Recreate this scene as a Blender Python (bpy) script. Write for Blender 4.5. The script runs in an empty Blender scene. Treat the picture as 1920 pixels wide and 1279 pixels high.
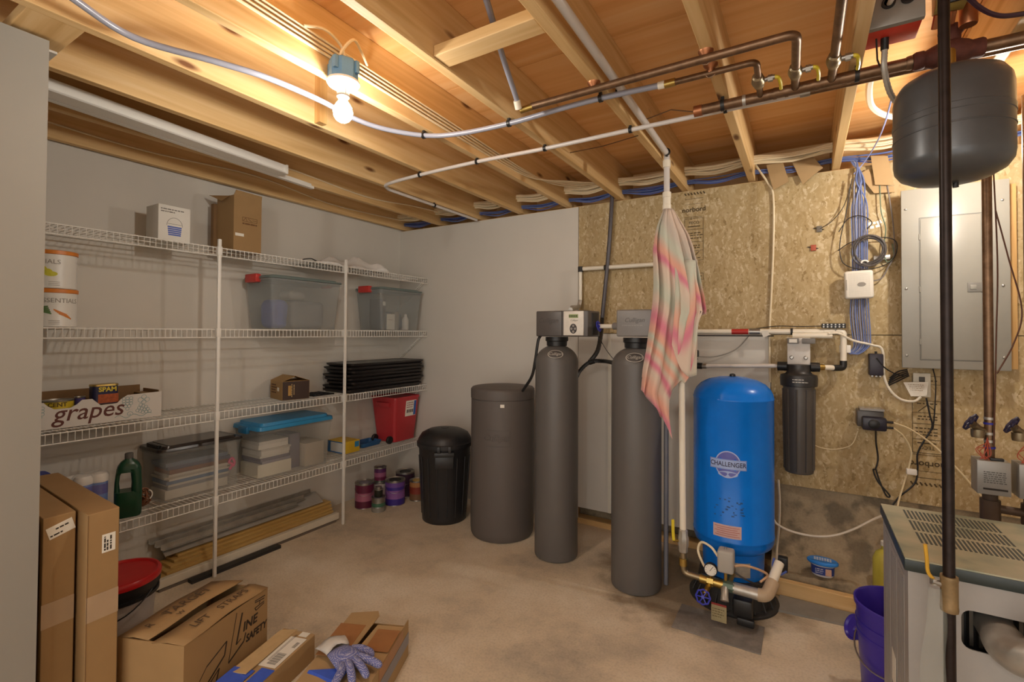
import bpy, bmesh, math, random
from mathutils import Vector, Matrix
random.seed(7)
scn = bpy.context.scene
col = scn.collection

# ---------------------------------------------------------------- camera
cam_d = bpy.data.cameras.new('camera'); cam = bpy.data.objects.new('camera', cam_d); col.objects.link(cam)
cam_d.sensor_width = 36.0; cam_d.lens = 904.65 / 1920 * 36; cam_d.shift_y = -30.35 / 1920
cam_d.clip_start = 0.02
YAW, PITCH, ROLL = 0.54504, 0.016614, 0.0055247
_f = Vector((-math.sin(YAW) * math.cos(PITCH), math.cos(YAW) * math.cos(PITCH), math.sin(PITCH)))
_r = Vector((math.cos(YAW), math.sin(YAW), 0)); _u = _r.cross(_f)
_r2 = _r * math.cos(ROLL) + _u * math.sin(ROLL); _u2 = _u * math.cos(ROLL) - _r * math.sin(ROLL)
mw = Matrix((_r2, _u2, -_f)).transposed().to_4x4(); mw.translation = (3.362, -3.4357, 1.45)
cam.matrix_world = mw
scn.camera = cam

# ---------------------------------------------------------------- light and exposure
BULB = 265.0            # radiance of the bare bulbs
BULB2 = 350.0
FILL_BULB = 420.0  # added lamp behind the camera, unseen, there for fill
WARM = (1.0, 0.93, 0.83)
world = bpy.data.worlds.new('world'); scn.world = world; world.use_nodes = True
wb = world.node_tree.nodes['Background']
wb.inputs[0].default_value = (1.0, 0.94, 0.86, 1); wb.inputs[1].default_value = 1.45
vs = scn.view_settings
vs.view_transform = 'Standard'; vs.look = 'None'; vs.gamma = 1.0; vs.exposure = 0.5; vs.use_curve_mapping = False

# ---------------------------------------------------------------- materials
def lin(h):
    h = h.lstrip('#'); out = []
    for i in (0, 2, 4):
        c = int(h[i:i + 2], 16) / 255; out.append(c / 12.92 if c <= .04045 else ((c + .055) / 1.055) ** 2.4)
    return tuple(out)
MC = {}
def nd(nt, t, **kw):
    n = nt.nodes.new(t)
    for k, v in kw.items(): setattr(n, k, v)
    return n
def newmat(name):
    m = bpy.data.materials.new(name); m.use_nodes = True
    nt = m.node_tree; b = nt.nodes['Principled BSDF']
    return m, nt, b
def ramp(nt, stops, interp='LINEAR'):
    r = nd(nt, 'ShaderNodeValToRGB'); cr = r.color_ramp; cr.interpolation = interp
    while len(cr.elements) < len(stops): cr.elements.new(.5)
    for e, (p, c) in zip(cr.elements, stops):
        e.position = p; e.color = (*(lin(c) if isinstance(c, str) else c), 1)
    return r
def mapping(nt, scale, coord='Object'):
    tc = nd(nt, 'ShaderNodeTexCoord'); mp = nd(nt, 'ShaderNodeMapping'); mp.inputs['Scale'].default_value = scale
    nt.links.new(tc.outputs[coord], mp.inputs[0]); return mp
def addbump(nt, b, src, strength, dist=.002):
    bp = nd(nt, 'ShaderNodeBump'); bp.inputs['Strength'].default_value = strength; bp.inputs['Distance'].default_value = dist
    nt.links.new(src, bp.inputs['Height']); nt.links.new(bp.outputs[0], b.inputs['Normal'])
def mat(hexc, rough=.6, metal=0.0, var=.10, scale=14, bump=0.0, alpha=1.0, trans=0.0, emit=None, spec=.5):
    key = (hexc, rough, metal, var, scale, bump, alpha, trans, emit, spec)
    if key in MC: return MC[key]
    m, nt, b = newmat('paint_' + hexc.strip('#'))
    c = lin(hexc)
    mp = mapping(nt, (scale,) * 3)
    n = nd(nt, 'ShaderNodeTexNoise'); n.inputs['Scale'].default_value = 1; n.inputs['Detail'].default_value = 5; n.inputs['Roughness'].default_value = .62
    nt.links.new(mp.outputs[0], n.inputs['Vector'])
    r = ramp(nt, [(.28, tuple(x * (1 - var) for x in c)), (.72, tuple(min(1, x * (1 + var)) for x in c))])
    nt.links.new(n.outputs['Fac'], r.inputs[0]); nt.links.new(r.outputs[0], b.inputs['Base Color'])
    b.inputs['Roughness'].default_value = rough; b.inputs['Metallic'].default_value = metal
    b.inputs['Specular IOR Level'].default_value = spec
    if trans: b.inputs['Transmission Weight'].default_value = trans; b.inputs['IOR'].default_value = 1.15
    if alpha < 1: b.inputs['Alpha'].default_value = alpha
    if emit: b.inputs['Emission Color'].default_value = (*emit[:3], 1); b.inputs['Emission Strength'].default_value = emit[3]
    if bump: addbump(nt, b, n.outputs['Fac'], bump)
    MC[key] = m; return m
def wood(name, c1, c2, c3, axis='y', rough=.65, knots=True, fine=1.0):
    """sawn softwood: long grain stretched along one axis, with a few knots"""
    if name in MC: return MC[name]
    m, nt, b = newmat(name)
    oi = nd(nt, 'ShaderNodeObjectInfo')
    tc = nd(nt, 'ShaderNodeTexCoord'); ad = nd(nt, 'ShaderNodeVectorMath', operation='ADD')
    sc = nd(nt, 'ShaderNodeVectorMath', operation='SCALE'); cb = nd(nt, 'ShaderNodeCombineXYZ')
    for i in range(3): nt.links.new(oi.outputs['Random'], cb.inputs[i])
    nt.links.new(cb.outputs[0], sc.inputs[0]); sc.inputs['Scale'].default_value = 37.0
    nt.links.new(tc.outputs['Object'], ad.inputs[0]); nt.links.new(sc.outputs[0], ad.inputs[1])
    mp = nd(nt, 'ShaderNodeMapping'); s = {'x': (1.2, 26, 26), 'y': (26, 1.2, 26), 'z': (26, 26, 1.2)}[axis]
    mp.inputs['Scale'].default_value = tuple(q * fine for q in s)
    nt.links.new(ad.outputs[0], mp.inputs[0])
    n = nd(nt, 'ShaderNodeTexNoise'); n.inputs['Detail'].default_value = 6; n.inputs['Scale'].default_value = 1; n.inputs['Distortion'].default_value = .6
    nt.links.new(mp.outputs[0], n.inputs['Vector'])
    r = ramp(nt, [(.25, c1), (.5, c2), (.78, c3)]); nt.links.new(n.outputs['Fac'], r.inputs[0])
    outc = r.outputs[0]
    if knots:
        mp2 = nd(nt, 'ShaderNodeMapping'); mp2.inputs['Scale'].default_value = {'x': (2.2, 7, 7), 'y': (7, 2.2, 7), 'z': (7, 7, 2.2)}[axis]
        nt.links.new(ad.outputs[0], mp2.inputs[0])
        v = nd(nt, 'ShaderNodeTexVoronoi'); v.inputs['Scale'].default_value = 1; nt.links.new(mp2.outputs[0], v.inputs['Vector'])
        rk = ramp(nt, [(.05, (1, 1, 1)), (.13, (0, 0, 0))]); nt.links.new(v.outputs['Distance'], rk.inputs[0])
        mx = nd(nt, 'ShaderNodeMix', data_type='RGBA'); nt.links.new(rk.outputs[0], mx.inputs[0])
        nt.links.new(outc, mx.inputs[6]); mx.inputs[7].default_value = (*lin('#6e4522'), 1); outc = mx.outputs[2]
    nt.links.new(outc, b.inputs['Base Color']); b.inputs['Roughness'].default_value = rough
    addbump(nt, b, n.outputs['Fac'], .15, .002)
    MC[name] = m; return m
def osb_mat():
    m, nt, b = newmat('oriented_strand_board')
    mp = mapping(nt, (1, 1, 1)); nz = nd(nt, 'ShaderNodeTexNoise'); nz.inputs['Scale'].default_value = 9; nz.inputs['Detail'].default_value = 3
    nt.links.new(mp.outputs[0], nz.inputs['Vector'])
    mx = nd(nt, 'ShaderNodeMix', data_type='VECTOR'); mx.inputs[0].default_value = .09
    nt.links.new(mp.outputs[0], mx.inputs[4]); nt.links.new(nz.outputs['Color'], mx.inputs[5])
    cols = None
    for i, (rot, s) in enumerate([(.5, (74, 74, 17)), (-.7, (84, 70, 20)), (1.35, (70, 70, 15))]):
        mp2 = nd(nt, 'ShaderNodeMapping'); mp2.inputs['Rotation'].default_value = (0, rot, 0); mp2.inputs['Scale'].default_value = s
        nt.links.new(mx.outputs[1], mp2.inputs[0])
        v = nd(nt, 'ShaderNodeTexVoronoi'); v.inputs['Scale'].default_value = 1
        nt.links.new(mp2.outputs[0], v.inputs['Vector'])
        sep = nd(nt, 'ShaderNodeSeparateColor'); nt.links.new(v.outputs['Color'], sep.inputs[0])
        r = ramp(nt, [(0, '#8f774a'), (.08, '#a78f62'), (.45, '#b0996d'), (.8, '#b59f77'), (1, '#cbb996')]); nt.links.new(sep.outputs[i], r.inputs[0])
        if cols is None: cols = r.outputs[0]
        else:
            n3 = nd(nt, 'ShaderNodeTexNoise'); n3.inputs['Scale'].default_value = 22 + 9 * i; nt.links.new(mp.outputs[0], n3.inputs['Vector'])
            rr = ramp(nt, [(.46, (0, 0, 0)), (.54, (1, 1, 1))]); nt.links.new(n3.outputs['Fac'], rr.inputs[0])
            m2 = nd(nt, 'ShaderNodeMix', data_type='RGBA'); nt.links.new(rr.outputs[0], m2.inputs[0])
            nt.links.new(cols, m2.inputs[6]); nt.links.new(r.outputs[0], m2.inputs[7]); cols = m2.outputs[2]
    # darker large patches of pressed resin
    n4 = nd(nt, 'ShaderNodeTexNoise'); n4.inputs['Scale'].default_value = 3.2; n4.inputs['Detail'].default_value = 4; nt.links.new(mp.outputs[0], n4.inputs['Vector'])
    r4 = ramp(nt, [(.35, (.90, .88, .85)), (.6, (1, 1, 1))]); nt.links.new(n4.outputs['Fac'], r4.inputs[0])
    m5 = nd(nt, 'ShaderNodeMix', data_type='RGBA', blend_type='MULTIPLY'); m5.inputs[0].default_value = .7
    nt.links.new(cols, m5.inputs[6]); nt.links.new(r4.outputs[0], m5.inputs[7])
    nt.links.new(m5.outputs[2], b.inputs['Base Color']); b.inputs['Roughness'].default_value = .62
    return m
def concrete(name, ca, cb_, cc, stain=0.0, dark_patch=None):
    m, nt, b = newmat(name); mp = mapping(nt, (1, 1, 1))
    n = nd(nt, 'ShaderNodeTexNoise'); n.inputs['Scale'].default_value = 1.7; n.inputs['Detail'].default_value = 9; n.inputs['Roughness'].default_value = .66
    nt.links.new(mp.outputs[0], n.inputs['Vector'])
    r = ramp(nt, [(.3, ca), (.5, cb_), (.7, cc)]); nt.links.new(n.outputs['Fac'], r.inputs[0])
    n2 = nd(nt, 'ShaderNodeTexNoise'); n2.inputs['Scale'].default_value = 90; n2.inputs['Detail'].default_value = 4; nt.links.new(mp.outputs[0], n2.inputs['Vector'])
    r2 = ramp(nt, [(.3, (.80, .80, .80)), (.55, (1, 1, 1))]); nt.links.new(n2.outputs['Fac'], r2.inputs[0])
    mx = nd(nt, 'ShaderNodeMix', data_type='RGBA', blend_type='MULTIPLY'); mx.inputs[0].default_value = .8
    nt.links.new(r.outputs[0], mx.inputs[6]); nt.links.new(r2.outputs[0], mx.inputs[7]); o = mx.outputs[2]
    if stain:
        n3 = nd(nt, 'ShaderNodeTexNoise'); n3.inputs['Scale'].default_value = 5.5; n3.inputs['Detail'].default_value = 7; nt.links.new(mp.outputs[0], n3.inputs['Vector'])
        r3 = ramp(nt, [(.52, (1, 1, 1)), (.60, (1 - stain,) * 3)]); nt.links.new(n3.outputs['Fac'], r3.inputs[0])
        m3 = nd(nt, 'ShaderNodeMix', data_type='RGBA', blend_type='MULTIPLY'); m3.inputs[0].default_value = 1
        nt.links.new(o, m3.inputs[6]); nt.links.new(r3.outputs[0], m3.inputs[7]); o = m3.outputs[2]
    if dark_patch:   # a darker, ragged patch on the slab round the tank foot
        ds = nd(nt, 'ShaderNodeVectorMath', operation='DISTANCE'); nt.links.new(mp.outputs[0], ds.inputs[0]); ds.inputs[1].default_value = (dark_patch[0], dark_patch[1], 0)
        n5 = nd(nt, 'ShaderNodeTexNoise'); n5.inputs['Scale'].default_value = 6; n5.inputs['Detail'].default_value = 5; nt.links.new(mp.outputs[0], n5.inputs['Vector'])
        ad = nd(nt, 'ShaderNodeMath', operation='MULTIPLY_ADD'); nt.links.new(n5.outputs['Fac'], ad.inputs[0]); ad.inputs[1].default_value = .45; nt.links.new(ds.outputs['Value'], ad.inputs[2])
        r5 = ramp(nt, [(dark_patch[2] + .06, (.42, .38, .33)), (dark_patch[2] + .20, (1, 1, 1))]); nt.links.new(ad.outputs[0], r5.inputs[0])
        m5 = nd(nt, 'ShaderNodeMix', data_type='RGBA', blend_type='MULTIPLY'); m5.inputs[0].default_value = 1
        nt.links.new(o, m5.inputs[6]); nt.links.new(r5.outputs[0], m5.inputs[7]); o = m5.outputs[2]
    nt.links.new(o, b.inputs['Base Color']); b.inputs['Roughness'].default_value = .72
    addbump(nt, b, n2.outputs['Fac'], .18, .003)
    return m
PINE = wood('pine_lumber', '#c39a60', '#d8b37c', '#e4c593', 'y')
PINEX = wood('pine_lumber_across', '#c39a60', '#d8b37c', '#e4c593', 'x')
PINEZ = wood('pine_lumber_upright', '#a97d45', '#bf955a', '#cfa86e', 'z')
PLY = wood('plywood_subfloor', '#d69a58', '#e8b274', '#efc48c', 'x', knots=False, fine=.55)
OSB = osb_mat()
FLOOR = concrete('concrete_slab', '#a3998a', '#d2c2a9', '#e2d6c2', dark_patch=(2.80, -.42, .62))
FOUND = concrete('parged_foundation', '#7d6f58', '#a08f74', '#b8a98c', .5)
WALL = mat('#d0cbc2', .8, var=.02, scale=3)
WALL_DIM = mat('#8e8980', .8, var=.02, scale=3)  # WALL paint darkened in colour to offset excess light on the partition
CARD = mat('#9a7a50', .75, var=.05, scale=9)
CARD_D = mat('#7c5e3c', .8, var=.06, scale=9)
CARD_L = mat('#aa8c62', .75, var=.05, scale=9)
WHITE = mat('#e6e2da', .5, var=.02)
PVC = mat('#e4dccb', .35, var=.02)
PEXW = mat('#cfc9c4', .3, var=.03)
PEXG = mat('#8f909c', .3, var=.05)
BLACK = mat('#1b1b1c', .42, var=.1)
BLACKM = mat('#262423', .6, var=.1)
COPPER = mat('#7a604a', .42, .8, var=.30, scale=30)
COPPERN = mat('#a8704e', .4, .9, var=.15)
BRASS = mat('#b59a58', .35, 1.0, var=.15)
BRONZE = mat('#93846a', .42, .9, var=.2)
STEEL = mat('#a5a29c', .38, .9, var=.1)
GALV = mat('#b4b0a8', .45, .7, var=.14, scale=25)
PAPER = mat('#e3ded2', .7, var=.02)
INK = mat('#2a221c', .7, var=.0)
YEL = mat('#d8c22e', .4, var=.05)
WIRE = mat('#e6e3dc', .35, var=.02)
CABLEW = mat('#e3d3b2', .5, var=.05)
CABLEB = mat('#5f6f9e', .5, var=.12)
CABLEK = mat('#2b2622', .5, var=.1)
CLEAR = mat('#dfe3e2', .12, var=.0, alpha=.26)
SOFT = mat('#5d5956', .45, var=.03)

# ---------------------------------------------------------------- mesh builder
class MB:
    def __init__(s): s.v = []; s.f = []; s.uv = None
    def add(s, vs, fs, M=None):
        o = len(s.v)
        s.v += [tuple(M @ Vector(v)) if M else tuple(v) for v in vs]
        s.f += [tuple(i + o for i in f) for f in fs]; return s
    def box(s, x0, x1, y0, y1, z0, z1, M=None):
        vs = [(x, y, z) for z in (z0, z1) for y in (y0, y1) for x in (x0, x1)]
        return s.add(vs, [(0, 2, 3, 1), (4, 5, 7, 6), (0, 1, 5, 4), (2, 6, 7, 3), (0, 4, 6, 2), (1, 3, 7, 5)], M)
    def rbox(s, x0, x1, y0, y1, z0, z1, b=.004, seg=2, M=None):
        bm = bmesh.new(); bmesh.ops.create_cube(bm, size=1)
        for v in bm.verts: v.co = Vector(((x0 + x1) / 2 + v.co.x * (x1 - x0), (y0 + y1) / 2 + v.co.y * (y1 - y0), (z0 + z1) / 2 + v.co.z * (z1 - z0)))
        bmesh.ops.bevel(bm, geom=bm.edges[:], offset=b, segments=seg, profile=.5, affect='EDGES')
        bm.verts.index_update(); s.add([v.co[:] for v in bm.verts], [[v.index for v in f.verts] for f in bm.faces], M); bm.free(); return s
    def taper(s, lo, hi, z0, z1, r=.03, n=5, M=None, open_top=False, wall=0.0):
        """rounded-rectangle frustum; lo/hi = (x0,x1,y0,y1)"""
        def ring(b, z, d=0.0):
            x0, x1, y0, y1 = b[0] + d, b[1] - d, b[2] + d, b[3] - d; rr = max(.001, r - d); out = []
            for cx, cy, a0 in ((x1 - rr, y1 - rr, 0), (x0 + rr, y1 - rr, 90), (x0 + rr, y0 + rr, 180), (x1 - rr, y0 + rr, 270)):
                for k in range(n + 1):
                    a = math.radians(a0 + 90 * k / n); out.append((cx + rr * math.cos(a), cy + rr * math.sin(a), z))
            return out
        rs = [ring(lo, z0), ring(hi, z1)]
        if open_top: rs += [ring(hi, z1, wall), ring(lo, z0 + wall, wall)]
        m = len(rs[0]); vs = [p for q in rs for p in q]; fs = []
        for k in range(len(rs) - 1):
            for i in range(m): j = (i + 1) % m; fs.append((k * m + i, k * m + j, (k + 1) * m + j, (k + 1) * m + i))
        fs.append(tuple(reversed(range(m)))); fs.append(tuple(range((len(rs) - 1) * m, len(rs) * m)))
        return s.add(vs, fs, M)
    def tube(s, pts, r, n=8, caps=True, closed=False):
        pts = [Vector(p) for p in pts]; N = len(pts); rs = r if isinstance(r, (list, tuple)) else [r] * N
        prev = None; vs = []; fs = []
        for i, p in enumerate(pts):
            if closed: t = pts[(i + 1) % N] - pts[i - 1]
            else: t = pts[min(i + 1, N - 1)] - pts[max(i - 1, 0)]
            if t.length < 1e-9: t = Vector((0, 0, 1))
            t.normalize()
            if prev is None:
                a = Vector((0, 0, 1)) if abs(t.z) < .9 else Vector((1, 0, 0)); u = t.cross(a).normalized()
            else:
                u = prev - t * prev.dot(t); u = u.normalized() if u.length > 1e-6 else t.orthogonal().normalized()
            prev = u; w = t.cross(u)
            for k in range(n):
                a = 2 * math.pi * k / n; vs.append(p + (u * math.cos(a) + w * math.sin(a)) * rs[i])
        for i in range(N if closed else N - 1):
            for k in range(n):
                k2 = (k + 1) % n; i2 = (i + 1) % N
                fs.append((i * n + k, i * n + k2, i2 * n + k2, i2 * n + k))
        if caps and not closed: fs += [tuple(reversed(range(n))), tuple(range((N - 1) * n, N * n))]
        return s.add(vs, fs)
    def lathe(s, prof, c=(0, 0, 0), n=32, M=None, sx=1, sy=1):
        vs = []; fs = []; m = len(prof)
        for k in range(n):
            a = 2 * math.pi * k / n
            for r, z in prof: vs.append((c[0] + sx * r * math.cos(a), c[1] + sy * r * math.sin(a), c[2] + z))
        for k in range(n):
            k2 = (k + 1) % n
            for i in range(m - 1): fs.append((k * m + i, k2 * m + i, k2 * m + i + 1, k * m + i + 1))
        if prof[0][0] > 1e-5: fs.append(tuple(reversed([k * m for k in range(n)])))
        if prof[-1][0] > 1e-5: fs.append(tuple(k * m + m - 1 for k in range(n)))
        return s.add(vs, fs, M)
    def prism(s, poly, h, M=None):
        n = len(poly); vs = [(x, y, 0) for x, y in poly] + [(x, y, h) for x, y in poly]
        fs = [tuple(reversed(range(n))), tuple(range(n, 2 * n))] + [(i, (i + 1) % n, n + (i + 1) % n, n + i) for i in range(n)]
        return s.add(vs, fs, M)
    def build(s, name, m, parent=None, smooth=True, angle=38, bevel=0, kind=None):
        me = bpy.data.meshes.new(name); off = wloc(parent)
        me.from_pydata([(x - off.x, y - off.y, z - off.z) for x, y, z in s.v], [], s.f); me.validate(); me.update()
        if smooth: me.shade_smooth(); me.set_sharp_from_angle(angle=math.radians(angle))
        if m: me.materials.append(m)
        o = bpy.data.objects.new(name, me); col.objects.link(o)
        if parent: o.parent = parent
        if bevel:
            b = o.modifiers.new('bevel', 'BEVEL'); b.width = bevel; b.segments = 2; b.limit_method = 'ANGLE'; b.angle_limit = math.radians(40)
        if kind: o['kind'] = kind
        return o
def wloc(o):
    v = Vector((0, 0, 0))
    while o: v = v + o.location; o = o.parent
    return v
def tag(o, label, cat, group=None):
    o['label'] = label; o['category'] = cat
    if group: o['group'] = group
    return o
def thing(name, label, cat, loc, group=None):
    o = bpy.data.objects.new(name, None); col.objects.link(o); o.location = loc; o.empty_display_size = .05
    return tag(o, label, cat, group)
def struct(o): o['kind'] = 'structure'; return o
def shift_to(o, loc):
    """move a mesh thing's origin to loc, keeping its geometry in place"""
    d = Vector(loc) - o.location
    for v in o.data.vertices: v.co -= d
    o.location = loc; return o
def single(name, mb, m, label, cat, loc, group=None, **kw):
    o = mb.build(name, m, None, **kw); shift_to(o, loc); return tag(o, label, cat, group)
def bez(pts, n=8):
    """smooth polyline through points (Catmull-Rom)"""
    P = [Vector(p) for p in pts]; P = [P[0] * 2 - P[1]] + P + [P[-1] * 2 - P[-2]]; out = []
    for i in range(1, len(P) - 2):
        for k in range(n):
            t = k / n; a, b, c, d = P[i - 1], P[i], P[i + 1], P[i + 2]
            out.append(.5 * ((2 * b) + (c - a) * t + (2 * a - 5 * b + 4 * c - d) * t * t + (3 * b - a - 3 * c + d) * t ** 3))
    out.append(P[-2]); return out
def rz(a, c=(0, 0, 0)): return Matrix.Translation(c) @ Matrix.Rotation(math.radians(a), 4, 'Z')
def frame(o, x, y):
    """matrix with origin o, text x axis x, text y axis y"""
    x = Vector(x).normalized(); y = Vector(y); y = (y - x * y.dot(x)).normalized(); z = x.cross(y)
    M = Matrix((x, y, z)).transposed().to_4x4(); M.translation = o; return M
_txt = {}
def text(s, size, m, parent, M=None, fn=None, shear=0.0, bold=0.0, name='lettering', align='CENTER', sx=1.0, space=1.0):
    """flat lettering as a thin mesh. M places the text plane; fn maps (x, y, d) to a point instead (curved surfaces)"""
    cu = bpy.data.curves.new('txt', 'FONT'); cu.body = s; cu.size = size; cu.align_x = align; cu.align_y = 'CENTER'; cu.shear = shear
    cu.extrude = .0003; cu.offset = bold; cu.resolution_u = 3; cu.space_character = space
    o = bpy.data.objects.new('txt', cu); col.objects.link(o)
    dg = bpy.context.evaluated_depsgraph_get(); me = bpy.data.meshes.new_from_object(o.evaluated_get(dg))
    bpy.data.objects.remove(o); mb = MB()
    vs = []
    for v in me.vertices:
        x, y, z = v.co; x *= sx
        vs.append(tuple(fn(x, y, z + .0006)) if fn else tuple(M @ Vector((x, y, z + .0006))))
    mb.add(vs, [tuple(p.vertices) for p in me.polygons]); bpy.data.meshes.remove(me)
    return mb.build(name, m, parent, smooth=False)
def oncyl(c, r, a0, z0):
    """map flat (x, y, d) onto an upright cylinder at centre c, around angle a0 (deg) seen from outside"""
    a0 = math.radians(a0)
    return lambda x, y, d: (c[0] + (r + d) * math.cos(a0 + x / r), c[1] + (r + d) * math.sin(a0 + x / r), z0 + y)
def patch(fn, w, h, nx=10, d=.0006):
    """thin label following a curved surface"""
    mb = MB(); vs = []; fs = []
    for dd in (0, d):
        for i in range(nx + 1):
            for y in (-h / 2, h / 2): vs.append(fn(-w / 2 + w * i / nx, y, dd))
    k = 2 * (nx + 1)
    for i in range(nx):
        a = 2 * i; fs += [(k + a, k + a + 2, k + a + 3, k + a + 1), (a, a + 1, a + 3, a + 2), (a, a + 2, k + a + 2, k + a), (a + 1, k + a + 1, k + a + 3, a + 3)]
    fs += [(0, k, k + 1, 1), (2 * nx, 2 * nx + 1, k + 2 * nx + 1, k + 2 * nx)]
    return mb.add(vs, fs)
def disc(fn, rx, ry, n=28, d=.001, inner=0.0):
    """elliptical badge (or ring) following a surface"""
    mb = MB(); vs = []; fs = []
    for dd in (0, d):
        for rr in ((inner, 1) if inner else (0, 1)):
            for k in range(n):
                a = 2 * math.pi * k / n; vs.append(fn(rx * rr * math.cos(a), ry * rr * math.sin(a), dd))
    for k in range(n):
        j = (k + 1) % n
        fs += [(2 * n + k, 3 * n + k, 3 * n + j, 2 * n + j), (n + k, n + j, 3 * n + j, 3 * n + k)]
        if inner: fs.append((k, 2 * n + k, 2 * n + j, j))
    return mb.add(vs, fs)
FX = lambda o: frame(o, (0, 1, 0), (0, 0, 1))      # text plane facing +x
FY = lambda o: frame(o, (1, 0, 0), (0, 0, 1))      # text plane facing -y
def line(mb, a, b, w, M):
    """flat stroke between two 2-D points on plane M"""
    a = Vector((*a, 0)); b = Vector((*b, 0)); t = (b - a).normalized(); n = Vector((-t.y, t.x, 0)) * w / 2
    q = [a - n, b - n, b + n, a + n]; return mb.add([M @ (p + Vector((0, 0, .0006))) for p in q] + [M @ (p + Vector((0, 0, .0001))) for p in q],
        [(0, 1, 2, 3), (7, 6, 5, 4), (0, 4, 5, 1), (1, 5, 6, 2), (2, 6, 7, 3), (3, 7, 4, 0)])

def greek(M, rows, m, parent, h=.004, gap=.006, seed=1, name='fine_print'):
    """rows of print too small to read: (x0, x1, y) lines broken into short dashes"""
    mb = MB(); r_ = random.Random(seed)
    for x0, x1, y in rows:
        x = x0
        while x < x1 - .002:
            l = min(r_.uniform(.5, 1.8) * h * 2, x1 - x); line(mb, (x, y), (x + l, y), h, M); x += l + gap * .5
    return mb.build(name, m, parent, smooth=False)

# ================================================================ THE SETTING
ZJ = 2.435; ZS = 2.685
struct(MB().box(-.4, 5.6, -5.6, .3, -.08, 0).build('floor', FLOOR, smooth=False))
struct(MB().box(-.12, 0, -5.4, .30, 0, ZS - .002).build('wall_left', WALL, smooth=False))
wb_ = struct(MB().box(0, 1.873, 0, .013, 0, 2.425).box(1.877, 3.178, 0, .013, .125, 1.447).build('wall_back', WALL, smooth=False))
MB().box(2.116, 2.134, -.006, -.0003, .126, 1.446).build('joint_bead', mat('#d8d2c4', .6, var=.02), wb_, smooth=False)
def osb(x0, x1, z0, z1): return MB().box(x0, x1, -.001, .012, z0, z1).build('osb_panel', OSB, wb_, smooth=False)
osb(1.877, 4.47, 1.451, 2.425); osb(3.182, 4.47, .525, 1.447); osb(4.474, 5.45, .525, 2.425)
for i in range(12): MB().box(1.0 + .405 * i, 1.04 + .405 * i, .014, .10, .042 if 1.0 + .405 * i < 3.1 else .60, 2.39).build('stud', PINEZ, wb_, smooth=False)
MB().box(.0, 5.45, .014, .10, 2.392, 2.432).build('top_plate', PINEX, wb_, smooth=False)
MB().box(1.0, 3.18, .005, .095, 0.001, .04).build('bottom_plate', PINEX, wb_, smooth=False)
# foundation wall behind the framing, thickening to a rough footing below the right hand board
def foundation():
    mb = MB(); xs = [3.19 + (4.6 - 3.19) * i / 60 for i in range(61)]
    prof = [(.035, .60), (.03, .52), (.02, .44), (.0, .36), (-.02, .30), (-.05, .25), (-.10, .20), (-.17, .155), (-.24, .12), (-.285, .10), (-.30, .0)]
    rnd = random.Random(3); vs = []; fs = []
    for i, x in enumerate(xs):
        for j, (y, z) in enumerate(prof):
            w = .5 + .5 * math.sin(x * 9 + j * .7); e = 0 if j in (0, len(prof) - 1) else 1
            vs.append((x, y + e * (rnd.uniform(-.008, .008) + .02 * (w - .5)), z + e * (rnd.uniform(-.008, .008) + .025 * (math.sin(x * 5 + j) * .5))))
    m = len(prof)
    for i in range(60):
        for j in range(m - 1): fs.append((i * m + j, (i + 1) * m + j, (i + 1) * m + j + 1, i * m + j + 1))
    mb.add(vs, [tuple(reversed(f)) for f in fs]); return mb.build('wall_foundation', FOUND)
struct(foundation())
struct(MB().box(-.1, 5.6, .12, .30, -.02, 2.40).build('wall_concrete', FOUND, smooth=False))
MBp = struct(MB().box(.0, 1.19, -5.3, -2.87, 0, 2.425).build('wall_partition', WALL_DIM, smooth=False))
struct(MB().box(5.46, 5.56, -5.5, .3, 0, 2.68).build('wall_right', WALL, smooth=False))
# ceiling: plywood sheets on exposed joists
ceil_ = struct(MB().box(-.3, 5.6, -5.5, .3, 2.702, 2.74).build('ceiling', PLY, smooth=False))
for j, (ya, yb) in enumerate([(-5.45, -4.12), (-4.116, -2.82), (-2.816, -1.52), (-1.516, -.215), (-.211, .27)]):
    xs = [-.25, 1.335, 3.93, 5.5] if j % 2 else [-.25, 2.66, 5.5]
    for a, b in zip(xs, xs[1:]): MB().box(a, b - .004, ya, yb, ZS, 2.7).build('subfloor_panel', PLY, ceil_, smooth=False)
JX = [.028, .48, .915, 1.335, 1.76, 2.185, 2.64, 3.055, 3.505, 3.94, 4.37, 4.80, 5.23]
for x in JX: MB().box(x, x + .041, -5.4, .245, ZJ, ZS - .001).build('joist', PINE, ceil_, smooth=False, bevel=.003)
MB().box(-.1, 5.5, .25, .29, 2.40, ZS - .001).build('rim_board', PINEX, ceil_, smooth=False)
MB().box(2.228, 2.638, -2.118, -2.033, 2.44, 2.48).build('blocking', PINEX, ceil_, smooth=False, bevel=.003)
MB().box(.958, 1.333, -2.96, -2.82, 2.437, 2.477).build('blocking', PINEX, ceil_, smooth=False, bevel=.003)
MB().box(.958, 1.10, -2.875, -2.825, 2.428, 2.436).build('plaster_smear', WALL, ceil_, smooth=False)
MB().box(1.376, 1.415, -1.98, -1.94, 2.44, 2.68).build('blocking', PINEZ, ceil_, smooth=False)
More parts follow.
